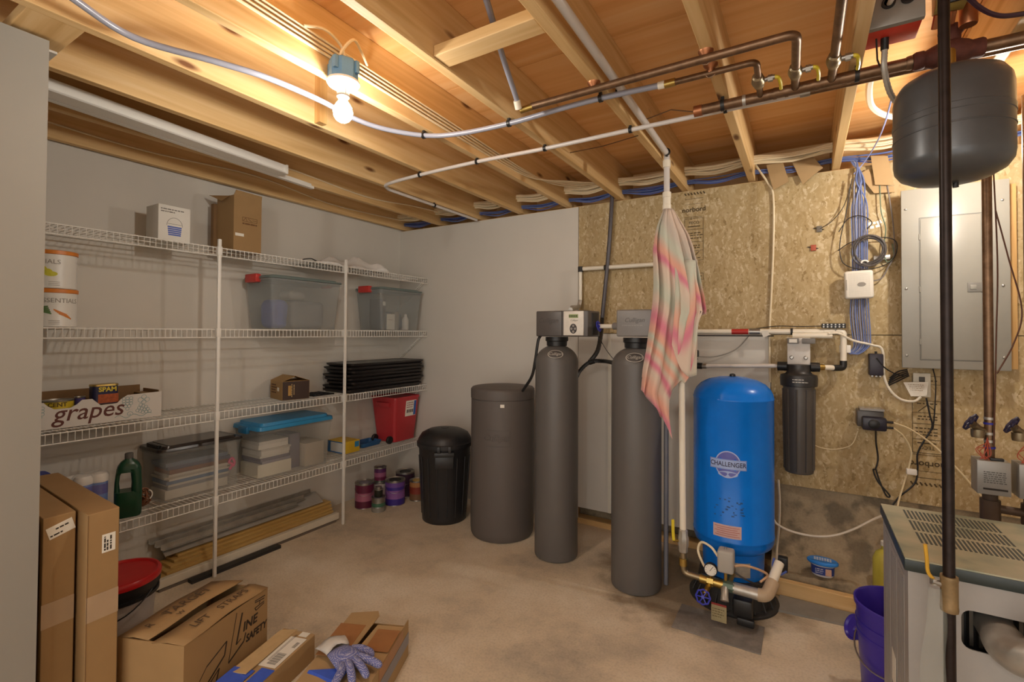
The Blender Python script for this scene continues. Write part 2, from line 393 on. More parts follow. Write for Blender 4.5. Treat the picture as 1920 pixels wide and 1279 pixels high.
# printed mill stamps on the boards
ST = mat('#4a3a1e', .7, var=.2)
def stamp(o, parent, w=.12, flip=False):
    M = FY(o)
    if flip: M = M @ Matrix.Rotation(math.pi, 4, 'Z')
    mb = MB()
    for k in range(7): line(mb, (-.06 + .02 * k, .012), (-.05 + .02 * k, -.004), .008, M)
    line(mb, (-.06, -.03), (.06, -.03), .0024, M); line(mb, (-.06, -.066), (.06, -.066), .0016, M)
    for z in (-.155, -.165, -.24, -.325, -.385, -.45): line(mb, (-.06, z), (.06, z), .0024, M)
    for x in (-.06, .06): line(mb, (x, -.165), (x, -.45), .0024, M); line(mb, (x, -.54), (x, -.585), .0024, M)
    line(mb, (-.06, -.54), (.06, -.54), .0024, M); line(mb, (-.06, -.585), (.06, -.585), .0024, M)
    line(mb, (-.035, -.40), (-.005, -.43), .004, M); line(mb, (-.005, -.43), (.035, -.39), .004, M)
    rnd = random.Random(5)
    for z in (-.265, -.28, -.30, -.35, -.365, -.435, -.56, -.64, -.66, -.70, -.76):
        x = -.045
        while x < .04:
            l = rnd.uniform(.008, .02); line(mb, (x, z), (x + l, z), .006, M); x += l + .006
    text('norbord', .045, ST, parent, M @ Matrix.Translation((0, -.105, 0)), bold=.0008)
    text('TECO', .026, ST, parent, M @ Matrix.Translation((0, -.195, 0)))
    line(mb, (-.04, -.22), (.04, -.22), .006, M)
    mb.build('mill_stamp', ST, parent, smooth=False)
stamp((2.722, -.002, 2.40), wb_)
stamp((3.93, -.002, .64), wb_, flip=True)

# ================================================================ CEILING THINGS
# bare bulb lamp on a blue octagon box at the joist
lamp = thing('ceiling_lamp', 'bare glowing bulb in white lampholder under blue box on joist', 'lamp', (1.86, -2.21, 2.435))
BLUEBOX = mat('#6590b4', .45, var=.1)
lc = (1.862, -2.212)
MB().lathe([(.052, 2.405), (.054, 2.41), (.054, 2.475), (.05, 2.48), (.0, 2.48)], (*lc, 0), 8).build('junction_box', BLUEBOX, lamp, angle=30)
for a in range(4):
    t = math.radians(a * 90 + 20); MB().rbox(lc[0] + .055 * math.cos(t) - .008, lc[0] + .055 * math.cos(t) + .008, lc[1] + .055 * math.sin(t) - .008, lc[1] + .055 * math.sin(t) + .008, 2.43, 2.476, .002).build('box_tab', BLUEBOX, lamp)
MB().lathe([(.0, 2.404), (.060, 2.404), (.061, 2.396), (.055, 2.388), (.030, 2.384), (.024, 2.376), (.022, 2.345), (.0, 2.345)], (*lc, 0), 32).build('lampholder', WHITE, lamp)
MB().lathe([(.0, 2.350), (.0235, 2.350), (.0235, 2.344), (.019, 2.340), (.015, 2.336), (.0, 2.336)], (*lc, 0), 24).build('socket_ring', STEEL, lamp)
def bulb_mat(name, s):
    m, nt, b = newmat(name); b.inputs['Base Color'].default_value = (1, 1, 1, 1)
    b.inputs['Emission Color'].default_value = (*WARM, 1); b.inputs['Emission Strength'].default_value = s; return m
BP = [(.0, -.060), (.014, -.058), (.025, -.051), (.033, -.038), (.036, -.022), (.033, -.006), (.025, .009), (.017, .020), (.014, .032), (.0, .034)]
MB().lathe([(r, z + 2.308) for r, z in BP], (*lc, 0), 20).build('bulb', bulb_mat('lit_bulb_glass', BULB), lamp, angle=90)
mb = MB().tube([(lc[0] + .032, lc[1] - .015, 2.385), (lc[0] + .034, lc[1] - .016, 2.33)], .0012, 5)
for k in range(8): mb.tube([(lc[0] + .034, lc[1] - .016, 2.33 - .006 * k), (lc[0] + .034, lc[1] - .016, 2.327 - .006 * k)], .0017, 5)
mb.build('pull_chain', STEEL, lamp)
# second lamp hidden behind the grey tank; another added unseen behind the viewer as fill
def plain_lamp(x, y, label, s):
    t = thing('ceiling_lamp', label, 'lamp', (x, y, 2.43))
    MB().lathe([(.05, 2.37), (.052, 2.375), (.052, 2.435), (.0, 2.435)], (x, y, 0), 8).build('junction_box', BLUEBOX, t, angle=30)
    MB().lathe([(.0, 2.37), (.060, 2.37), (.055, 2.358), (.03, 2.352), (.022, 2.34), (.022, 2.31), (.0, 2.31)], (x, y, 0), 24).build('lampholder', WHITE, t)
    MB().lathe([(r, z + 2.275) for r, z in BP], (x, y, 0), 20).build('bulb', bulb_mat('lit_bulb_glass_b', s), t, angle=90)
plain_lamp(4.055, -.62, 'bare bulb lamp hidden behind the grey hanging expansion tank', BULB2)
plain_lamp(3.30, -4.70, 'added fill lamp, a bare bulb out of view behind the camera', FILL_BULB)

# fluorescent strip between the joists by the shelves
fl = thing('fluorescent_fixture', 'unlit white fluorescent strip light between joists above the shelves', 'light fixture', (.66, -2.2, 2.435))
mb = MB().add([], []); A = Vector((.73, -2.95)); B = Vector((.60, -1.64)); d = (B - A).normalized(); n_ = Vector((-d.y, d.x))
Mf = Matrix(((n_.x, d.x, 0, A.x), (n_.y, d.y, 0, A.y), (0, 0, 1, 2.42), (0, 0, 0, 1)))
MB().prism([(-.045, .0), (.045, .0), (.035, .012), (.035, .055), (-.035, .055), (-.035, .012)], (B - A).length, Mf @ Matrix(((1, 0, 0, 0), (0, 0, 1, 0), (0, 1, 0, 0), (0, 0, 0, 1)))).build('housing', WHITE, fl, smooth=False)
MB().box(.052, .082, .0, (B - A).length + .30, .0, .028, Mf).build('channel', WHITE, fl, smooth=False)
MB().box(-.046, .046, (B - A).length, (B - A).length + .012, .0, .056, Mf).build('end_cap', WHITE, fl, smooth=False)

# ---- water and heating pipes under the joists
def pipe(name, pts, r, m, label, cat='pipe', group=None, n=10, smooth_n=0):
    P = bez(pts, smooth_n) if smooth_n else pts
    t = thing(name, label, cat, pts[0], group); MB().tube(P, r, n).build('tube', m, t); return t
pa = pipe('plastic_pipe', [(1.66, -3.2, 2.44), (1.54, -2.93, 2.425), (1.46, -2.734, 2.425), (1.555, -2.53, 2.418), (1.618, -2.367, 2.415), (1.642, -2.148, 2.413), (1.63, -1.97, 2.412), (1.665, -1.811, 2.412), (1.786, -1.651, 2.412), (1.955, -1.585, 2.412), (2.22, -1.563, 2.412), (2.469, -1.575, 2.412), (2.663, -1.575, 2.412), (2.90, -1.555, 2.412)], .0115, PEXG, 'grey plastic pipe curving under the joists past the bulb to a brass fitting', smooth_n=6)
CLIP = BLACK
def clip(p, parent, r=.013, axis='x'):
    x, y, z = p
    M = Matrix.Translation(p) @ (Matrix.Rotation(math.pi / 2, 4, 'Y') if axis == 'x' else Matrix.Rotation(math.pi / 2, 4, 'X'))
    mb = MB().lathe([(r, -.007), (r + .003, -.007), (r + .003, .007), (r, .007), (r, -.007)], (0, 0, 0), 14, M)
    mb.box(x - .006, x + .006, y - .006, y + .006, z + r, 2.436); return mb.build('clip', CLIP, parent)
for p in [(1.776, -1.66, 2.412), (2.205, -1.564, 2.412), (2.652, -1.575, 2.412)]: clip(p, pa)
MB().tube([(2.88, -1.556, 2.412), (2.905, -1.556, 2.412)], .0145, 12).build('crimp_ring', PVC, pa)
pb = pipe('plastic_pipe', [(.955, -.06, 2.418), (.955, -.5, 2.418), (.96, -1.02, 2.415), (.975, -1.12, 2.415), (1.05, -1.185, 2.415), (1.34, -1.215, 2.415), (1.789, -1.225, 2.415), (2.196, -1.205, 2.415), (2.653, -1.205, 2.415), (3.07, -1.205, 2.413), (3.35, -1.20, 2.413)], .0105, PEXW, 'long white plastic pipe clipped across under the joists and along one joist', smooth_n=6)
for p in [(1.35, -1.215, 2.415), (1.785, -1.225, 2.415), (2.205, -1.205, 2.415), (2.66, -1.205, 2.415), (3.075, -1.205, 2.413)]: clip(p, pb, .012)
clip((.956, -.62, 2.417), pb, .012, 'y')
MB().tube([(3.35, -1.20, 2.413), (3.385, -1.20, 2.413)], .015, 12).build('crimp_ring', STEEL, pb)
MB().tube([(3.38, -1.20, 2.413), (3.52, -1.20, 2.413), (5.3, -1.215, 2.413)], .0115, 12).build('copper_run', COPPER, pb)
pc = pipe('plastic_pipe', [(2.52, -2.35, 2.60), (2.47, -2.15, 2.56), (2.38, -1.90, 2.51), (2.335, -1.72, 2.435), (2.33, -1.69, 2.405)], .0115, PEXG, 'grey blue plastic pipe coming down past the blocking to a brass elbow', smooth_n=5)
MB().tube([(2.333, -1.71, 2.425), (2.329, -1.688, 2.40)], .015, 12).build('crimp_ring', PVC, pc)
MB().tube([(2.329, -1.67, 2.40), (2.385, -1.665, 2.405)], .0135, 12).build('brass_elbow', BRASS, pc)

def bend(a, b, c, r, n=6):
    """points a -> rounded corner b -> c"""
    a, b, c = Vector(a), Vector(b), Vector(c); p = b + (a - b).normalized() * r; q = b + (c - b).normalized() * r
    return [a] + [(p * (1 - t) ** 2 + b * 2 * t * (1 - t) + q * t * t) for t in [k / n for k in range(n + 1)]] + [c]
ZM = 2.40
man = thing('copper_manifold', 'fat copper manifold pipe along the joists with three yellow handled valves', 'pipe', (3.3, -1.285, ZM))
MB().tube([(2.965, -1.283, ZM), (5.3, -1.30, ZM)], .0205, 16).build('main_pipe', COPPER, man)
MB().tube([(2.962, -1.283, ZM), (2.995, -1.283, ZM)], .0225, 16).build('end_cap', COPPERN, man)
for x in (3.15, 3.26, 3.30, 3.40, 3.50, 3.60): MB().tube([(x, -1.284, ZM), (x + .012, -1.284, ZM)], .0222, 16).build('solder_joint', GALV if x < 3.2 else COPPER, man)
for x in (3.075, 3.53): clip((x, -1.285, ZM), man, .021)
def valve(x, y, z, parent, s=1.0):
    v = MB().lathe([(.013, -.04), (.018, -.036), (.018, -.024), (.021, -.018), (.024, 0), (.021, .018), (.018, .024), (.018, .036), (.013, .04)], (0, 0, 0), 18, Matrix.Translation((x, y, z)) @ Matrix.Rotation(math.pi / 2, 4, 'X') @ Matrix.Scale(s, 4)).build('valve_body', BRONZE, parent)
    MB().tube([(x + .018 * s, y, z), (x + .055 * s, y - .004, z)], .009 * s, 10).tube([(x + .032 * s, y, z), (x + .048 * s, y, z)], .013 * s, 6).build('stem', STEEL, v)
    MB().tube(bez([(x + .052 * s, y - .004, z), (x + .066 * s, y, z - .004), (x + .072 * s, y + .03, z - .012), (x + .072 * s, y + .07 * s, z - .016)], 4), .0065 * s, 8).build('handle', YEL, v)
    return v
VX = [(3.215, -1.565, .0115, (2.905, -1.556, ZM + .01)), (3.337, -1.668, .0145, (2.385, -1.664, ZM + .008)), (3.452, None, .0145, None)]
br = MB().tube(bend((2.90, -1.556, ZM + .01), (3.222, -1.565, ZM + .004), (3.215, -1.285, ZM), .028), .0115, 12).build('branch_pipe', COPPER, man)
MB().tube(bend((2.38, -1.664, ZM + .008), (3.345, -1.676, ZM + .004), (3.335, -1.285, ZM), .034), .0145, 12).build('branch_pipe', COPPER, man)
MB().tube([(3.475, -3.6, ZM + .01), (3.456, -1.60, ZM + .006), (3.452, -1.285, ZM)], .0145, 12).build('branch_pipe', COPPER, man)
MB().tube([(2.905, -1.556, ZM + .01), (2.945, -1.557, ZM + .01)], .015, 12).build('brass_coupling', BRASS, man)
for x, y in ((3.217, -1.42), (3.337, -1.425), (3.453, -1.44)): valve(x, y, ZM + .002, man)
for y, zt in ((-1.664, 0), (-1.566, 0)):
    MB().lathe([(.026, .0), (.024, -.006), (.012, -.018), (.008, -.03), (.0, -.03)], (3.072, y + .0, 2.436), 16).build('bell_hanger', COPPERN, man)
    MB().tube([(3.072 + .017 * math.cos(t), y, ZM + .006 + .018 * math.sin(t)) for t in [k * .7 for k in range(9)]], .0022, 6, closed=True).build('hanger_ring', COPPER, man)
MB().lathe([(.026, .0), (.024, -.006), (.012, -.018), (.008, -.03), (.0, -.03)], (2.658, -1.664, 2.436), 16).build('bell_hanger', COPPERN, man)
# rusty flow check valve body in line with the manifold
RUST = mat('#5a2f24', .75, .2, var=.3, scale=40, bump=.3)
Mx = Matrix.Translation((3.70, -1.29, ZM)) @ Matrix.Rotation(math.pi / 2, 4, 'Y')
fc = thing('flow_check_valve', 'rusty brown cast iron flow valve swelling in the copper manifold', 'valve', (3.70, -1.29, ZM))
MB().lathe([(.0, -.012), (.026, -.012), (.030, -.004), (.030, .016), (.027, .02), (.040, .05), (.046, .08), (.046, .10), (.036, .13), (.030, .14), (.031, .165), (.027, .172), (.0, .172)], (0, 0, 0), 22, Mx).build('valve_body', RUST, fc)
MB().lathe([(.0, .09), (.034, .088), (.036, .075), (.026, .062), (.024, .03), (.03, .0)], (3.79, -1.29, ZM), 18).build('bonnet', RUST, fc)
MB().lathe([(.022, -.03), (.024, -.022), (.024, -.014), (.0, -.012)], (0, 0, 0), 16, Mx).build('union_nut', COPPER, fc, angle=30)

# PVC line on the side of a joist, dropping to the towel
pv = pipe('pvc_pipe', bend((2.742, -3.4, 2.47), (2.705, -.689, 2.46), (2.706, -.689, 2.10), .02), .0165, PEXW, 'white plastic pipe along a joist turning down into the hanging towel', n=12)
MB().lathe([(.0175, -.02), (.021, -.018), (.021, .02), (.0175, .022)], (2.705, -.689, 2.40), 16).build('elbow_socket', PVC, pv)
MB().lathe([(.0175, -.05), (.024, -.048), (.024, -.02), (.0215, -.018), (.0215, .02), (.0235, .022), (.0235, .05), (.0175, .052)], (2.706, -.69, 2.19), 16).build('coupling', PVC, pv)
for y in (-.71, -1.50): clip((2.71, y, 2.462), pv, .017, 'y')

# ---- cables through the joists above the back wall
def strands(n, base, spread, r, m, seed, lay):
    rnd = random.Random(seed); mb = MB()
    for k in range(n):
        oy, oz = rnd.uniform(-spread, spread), rnd.uniform(-spread, spread) * .7
        pts = []
        for x, y, z, sg in base: pts.append((x, y + oy * (1 + sg * rnd.uniform(0, 1)), z + oz - sg * rnd.uniform(0, .02)))
        mb.tube(bez(pts, 4), r, 5)
    return mb
def run(y, z, sag):
    out = []
    xs = [.02] + [x + .02 for x in JX]; pts = [(-.05, y, z, 0)]
    for a, b in zip(JX, JX[1:]): pts += [(a + .02, y, z, 0), ((a + b) / 2 + .02, y, z - sag, 1)]
    return pts
for k in range(11):
    t = strands(1, run(-.075 - .015 * (k % 3), 2.56 - .013 * (k // 3), .004 + .006 * (k % 4)), .002, .0068, CABLEW, 20 + k, 0)
    single('electrical_cable', t, CABLEW, 'one of the cream cables bundled through the joists above the back wall', 'cable', (1.9, -.05, 2.55), 'cream cables through the joists')
for k in range(9):
    m_ = [CABLEB, mat('#48589a', .5, var=.1), mat('#37437a', .5, var=.1)][k % 3]
    t = strands(1, run(-.02 + .010 * (k % 3), 2.495 - .009 * (k // 3), .002 + .007 * (k % 4)), .003, .0038, m_, 50 + k, 0)
    single('network_cable', t, m_, 'one of the blue cables bundled through the joists above the back wall', 'cable', (1.9, -.02, 2.49), 'blue cables through the joists')
# cables stapled along the joist beside the bulb
for k, (dx, dz) in enumerate([(0, 0), (.0, -.016), (.0, -.034), (.0, -.05)]):
    pts = [(1.806 + dx, -3.3, 2.60 + dz), (1.806 + dx, -2.6, 2.57 + dz), (1.807 + dx, -2.1, 2.55 + dz), (1.806 + dx, -1.4, 2.53 + dz), (1.807 + dx, -.7, 2.51 + dz + .006 * k), (1.82 + .04 * k, -.32, 2.525), (1.95 + .06 * k, -.08, 2.545)]
    single('electrical_cable', MB().tube(bez(pts, 5), .0055, 6), CABLEW, ['highest', 'second highest', 'second lowest', 'lowest'][k] + ' of four cream cables stapled along the bulb joist', 'cable', pts[2], 'cream cables on the bulb joist')
pts = [(1.81, -2.05, 2.56), (1.85, -2.12, 2.575), (1.90, -2.20, 2.56), (1.875, -2.235, 2.50), (1.868, -2.225, 2.47)]
single('lamp_cable', MB().tube(bez(pts, 6), .0055, 7), CABLEW, 'cream cable looping down into the blue box above the bulb', 'cable', pts[0])
pts = [(1.815, -2.35, 2.56), (1.84, -2.28, 2.575), (1.83, -2.20, 2.56), (1.845, -2.19, 2.50), (1.85, -2.20, 2.47)]
single('lamp_cable', MB().tube(bez(pts, 6), .0055, 7), CABLEW, 'second cream cable bent down into the back of the blue box', 'cable', pts[0])
pts = [(.524, -2.9, 2.50), (.526, -2.2, 2.47), (.527, -1.6, 2.50), (.526, -.9, 2.475), (.527, -.4, 2.52), (.56, -.1, 2.53)]
single('electrical_cable', MB().tube(bez(pts, 6), .005, 6), CABLEW, 'thin cable sagging along the first joist out from the left wall', 'cable', pts[0])
pts = [(.071, -2.9, 2.53), (.073, -2.2, 2.50), (.074, -1.5, 2.54), (.073, -.9, 2.49), (.074, -.4, 2.50), (.10, -.08, 2.51)]
single('electrical_cable', MB().tube(bez(pts, 6), .005, 6), CABLEW, 'thin cable on the joist right against the left wall', 'cable', pts[0])
pts = [(2.33, -.78, 2.45), (2.64, -1.01, 2.431)]
single('twisted_wire', MB().tube([(2.232, -.95, 2.47), (2.45, -1.02, 2.44), (2.66, -1.08, 2.432)], .0025, 5).tube([(2.70, -1.15, 2.47), (2.85, -1.22, 2.46), (2.96, -1.283, 2.40)], .0025, 5), mat('#5b4028', .6), 'thin dark twisted wire strung between joists by the manifold end', 'wire', (2.6, -1.05, 2.44))

# ================================================================ WIRE SHELVING
SX = .367; LIP = .048; DECK = [1.952, 1.464, .970, .470]
shelving = thing('wire_shelving', 'white wire shelving with four shelves and round posts along left wall', 'shelving', (.2, -1.5, 0))
PY = (-1.888, -.961, -2.83)
for zi, z in enumerate(DECK):
    sh = MB()
    for x, dz in ((.012, 0), (.13, -.004), (.25, -.004), (SX, 0), (SX, -LIP)): sh.tube([(x, -3.0, z + dz - .003), (x, -.012, z + dz - .003)], .0032, 6)
    sh = sh.build('shelf', WIRE, shelving)
    w = MB(); y = -2.99
    while y < -.012:
        w.tube([(.012, y, z), (SX, y, z), (SX + .002, y, z - .004), (SX + .002, y, z - LIP)], .0017, 4, caps=False); y += .0268
    w.build('wire_deck', WIRE, sh, kind='stuff')
    # end bracket against the back wall
    zb = z - LIP - .005
    br_ = MB()
    for yy in (-.05, -.02): br_.tube([(SX - .01, yy, zb + .035), (.012, yy, zb - .235)], .0028, 6)
    for k in range(18):
        t = (k + .5) / 18; br_.tube([(SX - .01 - t * (SX - .022), -.05, zb + .035 - t * .27), (SX - .01 - t * (SX - .022), -.02, zb + .035 - t * .27)], .0016, 4)
    if z > .8: br_.build('end_brace', WIRE, shelving)
for py_ in PY:
    MB().rbox(SX + .005, SX + .024, py_ - .0095, py_ + .0095, .0, 2.0, .005).build('post', WIRE, shelving)
    for z in DECK: MB().rbox(SX - .002, SX + .026, py_ - .0125, py_ + .0125, z - LIP - .002, z + .004, .004).build('post_collar', WIRE, shelving)

# ---------------------------------------------------------------- top shelf
z0 = DECK[0] + .002
t = thing('carton', 'white carton printed with a blue striped pail on the top shelf', 'box', (.23, -2.09, z0))
WC = mat('#dedad2', .6, var=.02)
MB().rbox(.155, .30, -2.175, -2.012, z0, z0 + .205, .002).build('carton_body', WC, t)
M = FX((.30, -2.093, z0))
BLU = mat('#4a62b4', .6, var=.05)
pm = MB()
for k in range(5): line(pm, (-.036 + .001 * k, .085 - .011 * k), (.036 - .001 * k, .085 - .011 * k), .008, M)
pm.build('pail_print', BLU, t, smooth=False)
pm = MB()
for k in range(12):
    a, b = math.pi * k / 12, math.pi * (k + 1) / 12; line(pm, (.040 * math.cos(a), .092 + .046 * math.sin(a)), (.040 * math.cos(b), .092 + .046 * math.sin(b)), .0016, M)
line(pm, (-.036, .102), (.036, .102), .0016, M); pm.build('pail_outline', INK, t, smooth=False)
greek(M, [(-.07, .05, .182), (-.07, .0, .168)], mat('#77736c', .7), t, .006)

t = thing('cardboard_box', 'tall open cardboard box with raised flaps on the top shelf', 'box', (.2, -1.68, z0))
H = .355; X0, X1, Y0, Y1 = .11, .305, -1.765, -1.585
MB().box(X0, X1, Y0, Y0 + .003, z0, z0 + H).box(X0, X1, Y1 - .003, Y1, z0, z0 + H).box(X0, X0 + .003, Y0 + .003, Y1 - .003, z0, z0 + H).box(X1 - .003, X1, Y0 + .003, Y1 - .003, z0, z0 + H).box(X0, X1, Y0, Y1, z0, z0 + .003).build('box_body', CARD, t, smooth=False)
MB().add([(X1, Y0, z0 + H), (X1, Y1, z0 + H), (X1 + .005, Y1, z0 + H + .028), (X1 + .005, Y0 + .01, z0 + H + .032), (X1 - .003, Y0, z0 + H), (X1 - .003, Y1, z0 + H), (X1 + .002, Y1, z0 + H + .028), (X1 + .002, Y0 + .01, z0 + H + .032)], [(0, 1, 2, 3), (7, 6, 5, 4), (1, 5, 6, 2), (2, 6, 7, 3), (3, 7, 4, 0), (0, 4, 5, 1)]).build('flap', CARD, t, smooth=False)
MB().add([(X0, Y0, z0 + H), (X1 - .05, Y0, z0 + H), (X1 - .07, Y0 - .04, z0 + H - .04), (X0 - .0, Y0 - .05, z0 + H + .01), (X0, Y0 + .002, z0 + H + .003), (X1 - .05, Y0 + .002, z0 + H + .003), (X1 - .07, Y0 - .038, z0 + H - .037), (X0, Y0 - .048, z0 + H + .013)], [(3, 2, 1, 0), (4, 5, 6, 7), (0, 1, 5, 4), (1, 2, 6, 5), (2, 3, 7, 6), (3, 0, 4, 7)]).build('flap', CARD, t, smooth=False)
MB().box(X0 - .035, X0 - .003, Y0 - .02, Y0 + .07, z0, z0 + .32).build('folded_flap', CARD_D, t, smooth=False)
M = FX((X1, -1.675, z0))
pm = MB()
for a, b in (((-.035, .225), (.06, .225)), ((-.035, .2), (.06, .2)), ((-.035, .225), (-.035, .2)), ((.06, .225), (.06, .2)), ((-.03, .203), (-.015, .222)), ((-.015, .222), (-.005, .203)), ((.0, .22), (.025, .204)), ((.03, .212), (.055, .212))): line(pm, a, b, .003, M)
pm.build('shipping_mark', mat('#6a4a2a', .8), t, smooth=False); greek(M, [(-.035, .06, .185)], mat('#6a4a2a', .8), t, .01)
MB().box(X1, X1 + .0008, -1.755, -1.70, z0 + .10, z0 + .118).build('sticker', PAPER, t, smooth=False)

def blob(nx, ny, fn, thick):
    mb = MB(); vs = []; fs = []
    for i in range(nx + 1):
        for j in range(ny + 1): vs.append(fn(i / nx, j / ny))
    m = ny + 1
    for i in range(nx):
        for j in range(ny): fs.append((i * m + j, (i + 1) * m + j, (i + 1) * m + j + 1, i * m + j + 1))
    return mb.add(vs, fs)
rnd = random.Random(11)
def bagf(u, v):
    e = min(u, 1 - u, v, 1 - v) * 4; h = .085 * min(1, e) ** .6 * (.55 + .45 * math.sin(u * 9 + v * 7) * math.cos(v * 11 - u * 5))
    return (.03 + .31 * u + .015 * math.sin(v * 8), -1.20 + .72 * v, z0 + .002 + max(0, h * (.5 + 1.1 * v)) + rnd.uniform(0, .006) * (e > 0))
o = blob(26, 46, bagf, 0).build('plastic_bag', mat('#e4e2de', .25, var=.05, bump=.4), None, angle=25)
so = o.modifiers.new('solid', 'SOLIDIFY'); so.thickness = .002
tag(shift_to(o, (.18, -.85, z0)), 'crumpled pale plastic bag lying flat on the top shelf', 'bag')
t = single('elastic_strap', MB().tube(bez([(.30, -1.27, z0 + .003), (.26, -1.24, z0 + .02), (.28, -1.19, z0 + .03), (.32, -1.17, z0 + .012), (.33, -1.10, z0 + .004)], 5), .004, 6), BLACK, 'small black looped strap beside the plastic bag on top shelf', 'strap', (.29, -1.2, z0))

# ---------------------------------------------------------------- second shelf
z1 = DECK[1] + .002
ORG = mat('#cf7a2a', .4, var=.05); GRY = mat('#8f8a80', .6)
def canister(c, z, label, word, shift, art):
    t = thing('food_canister', label, 'canister', (c[0], c[1], z), 'white food canisters with orange lids'); r = .083; h = .182
    MB().lathe([(.0, 0), (r, 0), (r + .002, .004), (r, .008), (r, h - .012)], (*c, z), 40).build('can_body', mat('#dad7d0', .4, var=.02), t)
    MB().lathe([(r + .001, h - .02), (r + .004, h - .018), (r + .004, h - .002), (r + .001, h), (r - .004, h), (r - .006, h - .004), (0, h - .004)], (*c, z), 40).build('lid', ORG, t)
    a0 = math.degrees(math.atan2(-3.4357 - c[1], 3.362 - c[0])); fn = oncyl(c, r, a0, z)
    text(word, .030, GRY, t, fn=lambda x, y, d: fn(x + shift, y + .125, d))
    if art == 'carrots':
        for k in range(4): patch(lambda x, y, d, k=k: fn(x + .022 + .006 * k, y + .07 - .006 * k + x * -.5, d), .05, .007, 6).build('carrot_print', ORG, t)
        for k in range(5): patch(lambda x, y, d, k=k: fn(x - .035 - .003 * k, y + .07 + .006 * k + x * (-.3 + .1 * k), d), .05, .007, 6).build('greens_print', mat('#5c7a4a', .6), t)
    else:
        for k in range(3): disc(lambda x, y, d, k=k: fn(x - .012 - .016 * k, y + .068 + .012 * k, d), .024 - .003 * k, .012, 16).build('pepper_print', mat('#c8c23c', .5), t)
    for k in range(3): patch(lambda x, y, d, k=k: fn(x + .0, y + .03 - .008 * k, d), .04, .002, 4).build('print_line', GRY, t)
canister((.245, -2.585), z1, 'lower white food canister with carrot picture on second shelf', 'ESSENTIALS', .02, 'carrots')
canister((.245, -2.588), z1 + .1835, 'upper white food canister with yellow pepper picture stacked on another', 'ESSENTIALS', -.055, 'pepper')

def tote(name, label, x0, x1, y0, y1, z, h, lidm, lidh, clear, latch=None, inset=.03, cat='storage bin'):
    t = thing(name, label, cat, ((x0 + x1) / 2, (y0 + y1) / 2, z)); i = inset
    MB().taper((x0 + i, x1 - i, y0 + i * 1.3, y1 - i * 1.3), (x0 + .008, x1 - .008, y0 + .008, y1 - .008), z, z + h, .03, 5, open_top=True, wall=.003).build('tub', clear, t)
    MB().taper((x0 + .002, x1 - .002, y0 + .002, y1 - .002), (x0, x1, y0, y1), z + h - .016, z + h - .004, .035, 5, open_top=True, wall=.006).build('rim', clear, t)
    lid = MB().taper((x0 - .002, x1 + .002, y0 - .002, y1 + .002), (x0 + .002, x1 - .002, y0 + .002, y1 - .002), z + h + .0005, z + h + lidh * .55, .036, 5)
    lid.taper((x0 + .02, x1 - .02, y0 + .03, y1 - .03), (x0 + .026, x1 - .026, y0 + .036, y1 - .036), z + h + lidh * .5, z + h + lidh, .03, 5)
    l = lid.build('lid', lidm, t)
    return t
TEAL = mat('#6c7a78', .4, var=.05); RED = mat('#c03a34', .4, var=.05)
CL1 = mat('#b4b8b6', .22, var=.02, alpha=.25)
b1 = tote('storage_bin', 'large clear bin with grey lid and red latch holding blue and grey cloth', .02, .352, -1.545, -.955, z1, .345, TEAL, .022, CL1)
MB().rbox(.09, .22, -1.568, -1.53, z1 + .318, z1 + .374, .006).build('latch', RED, b1)
MB().rbox(.10, .20, -.968, -.938, z1 + .325, z1 + .372, .005).build('latch', RED, b1)
b2 = tote('storage_bin', 'smaller clear bin with grey lid and red latch beside the corner', .03, .362, -.585, -.058, z1, .345, TEAL, .022, CL1)
MB().rbox(.11, .24, -.608, -.570, z1 + .318, z1 + .374, .006).build('latch', RED, b2)
CLB = mat('#5262b0', .8, var=.15, bump=.4); CLG = mat('#7d7a78', .8, var=.1, bump=.4)
def cloth_lump(x0, x1, y0, y1, z, h, seed):
    r_ = random.Random(seed); mb = MB().rbox(x0, x1, y0, y1, z, z + h, min(.045, h * .45), 4)
    mb.v = [(x + .012 * math.sin(z_ * 40 + y_ * 15 + seed), y_ + .012 * math.sin(x * 30 + seed), z_) for x, y_, z_ in mb.v]; return mb
single('folded_cloth', cloth_lump(.09, .27, -1.46, -1.36, z1 + .008, .20, 1), CLB, 'folded blue cloth standing in the larger clear bin', 'cloth', (.18, -1.41, z1 + .004))
single('folded_cloth', cloth_lump(.08, .28, -1.33, -1.06, z1 + .008, .20, 2), CLG, 'grey bundled cloth filling the larger clear bin', 'cloth', (.18, -1.2, z1 + .004))
single('folded_cloth', cloth_lump(.10, .26, -1.34, -1.20, z1 + .215, .06, 3), mat('#9a958e', .8), 'pale folded cloth on top of the grey cloth bundle in bin', 'cloth', (.18, -1.27, z1 + .215))
t = thing('booklet', 'dark booklet with a small white square label in the corner bin', 'book', (.2, -.47, z1 + .004)); MB().rbox(.14, .30, -.505, -.47, z1 + .006, z1 + .27, .003).build('cover', mat('#54504f', .6), t); MB().box(.3005, .301, -.503, -.473, z1 + .21, z1 + .245).build('sticker', PAPER, t, smooth=False)
t = thing('paper_card', 'white paper card standing in the corner bin', 'card', (.31, -.40, z1 + .004)); MB().box(.305, .309, -.465, -.37, z1 + .006, z1 + .14).build('card', PAPER, t, smooth=False); greek(FX((.3092, -.42, z1 + .09)), [(-.03, .03, 0)], GRY, t)
single('steel_cup', MB().lathe([(.0, 0), (.035, 0), (.04, .15), (.042, .155), (.037, .154), (.032, .006), (0, .006)], (.24, -.30, z1 + .006), 24), STEEL, 'shiny steel cup inside the corner bin', 'cup', (.24, -.3, z1 + .004))
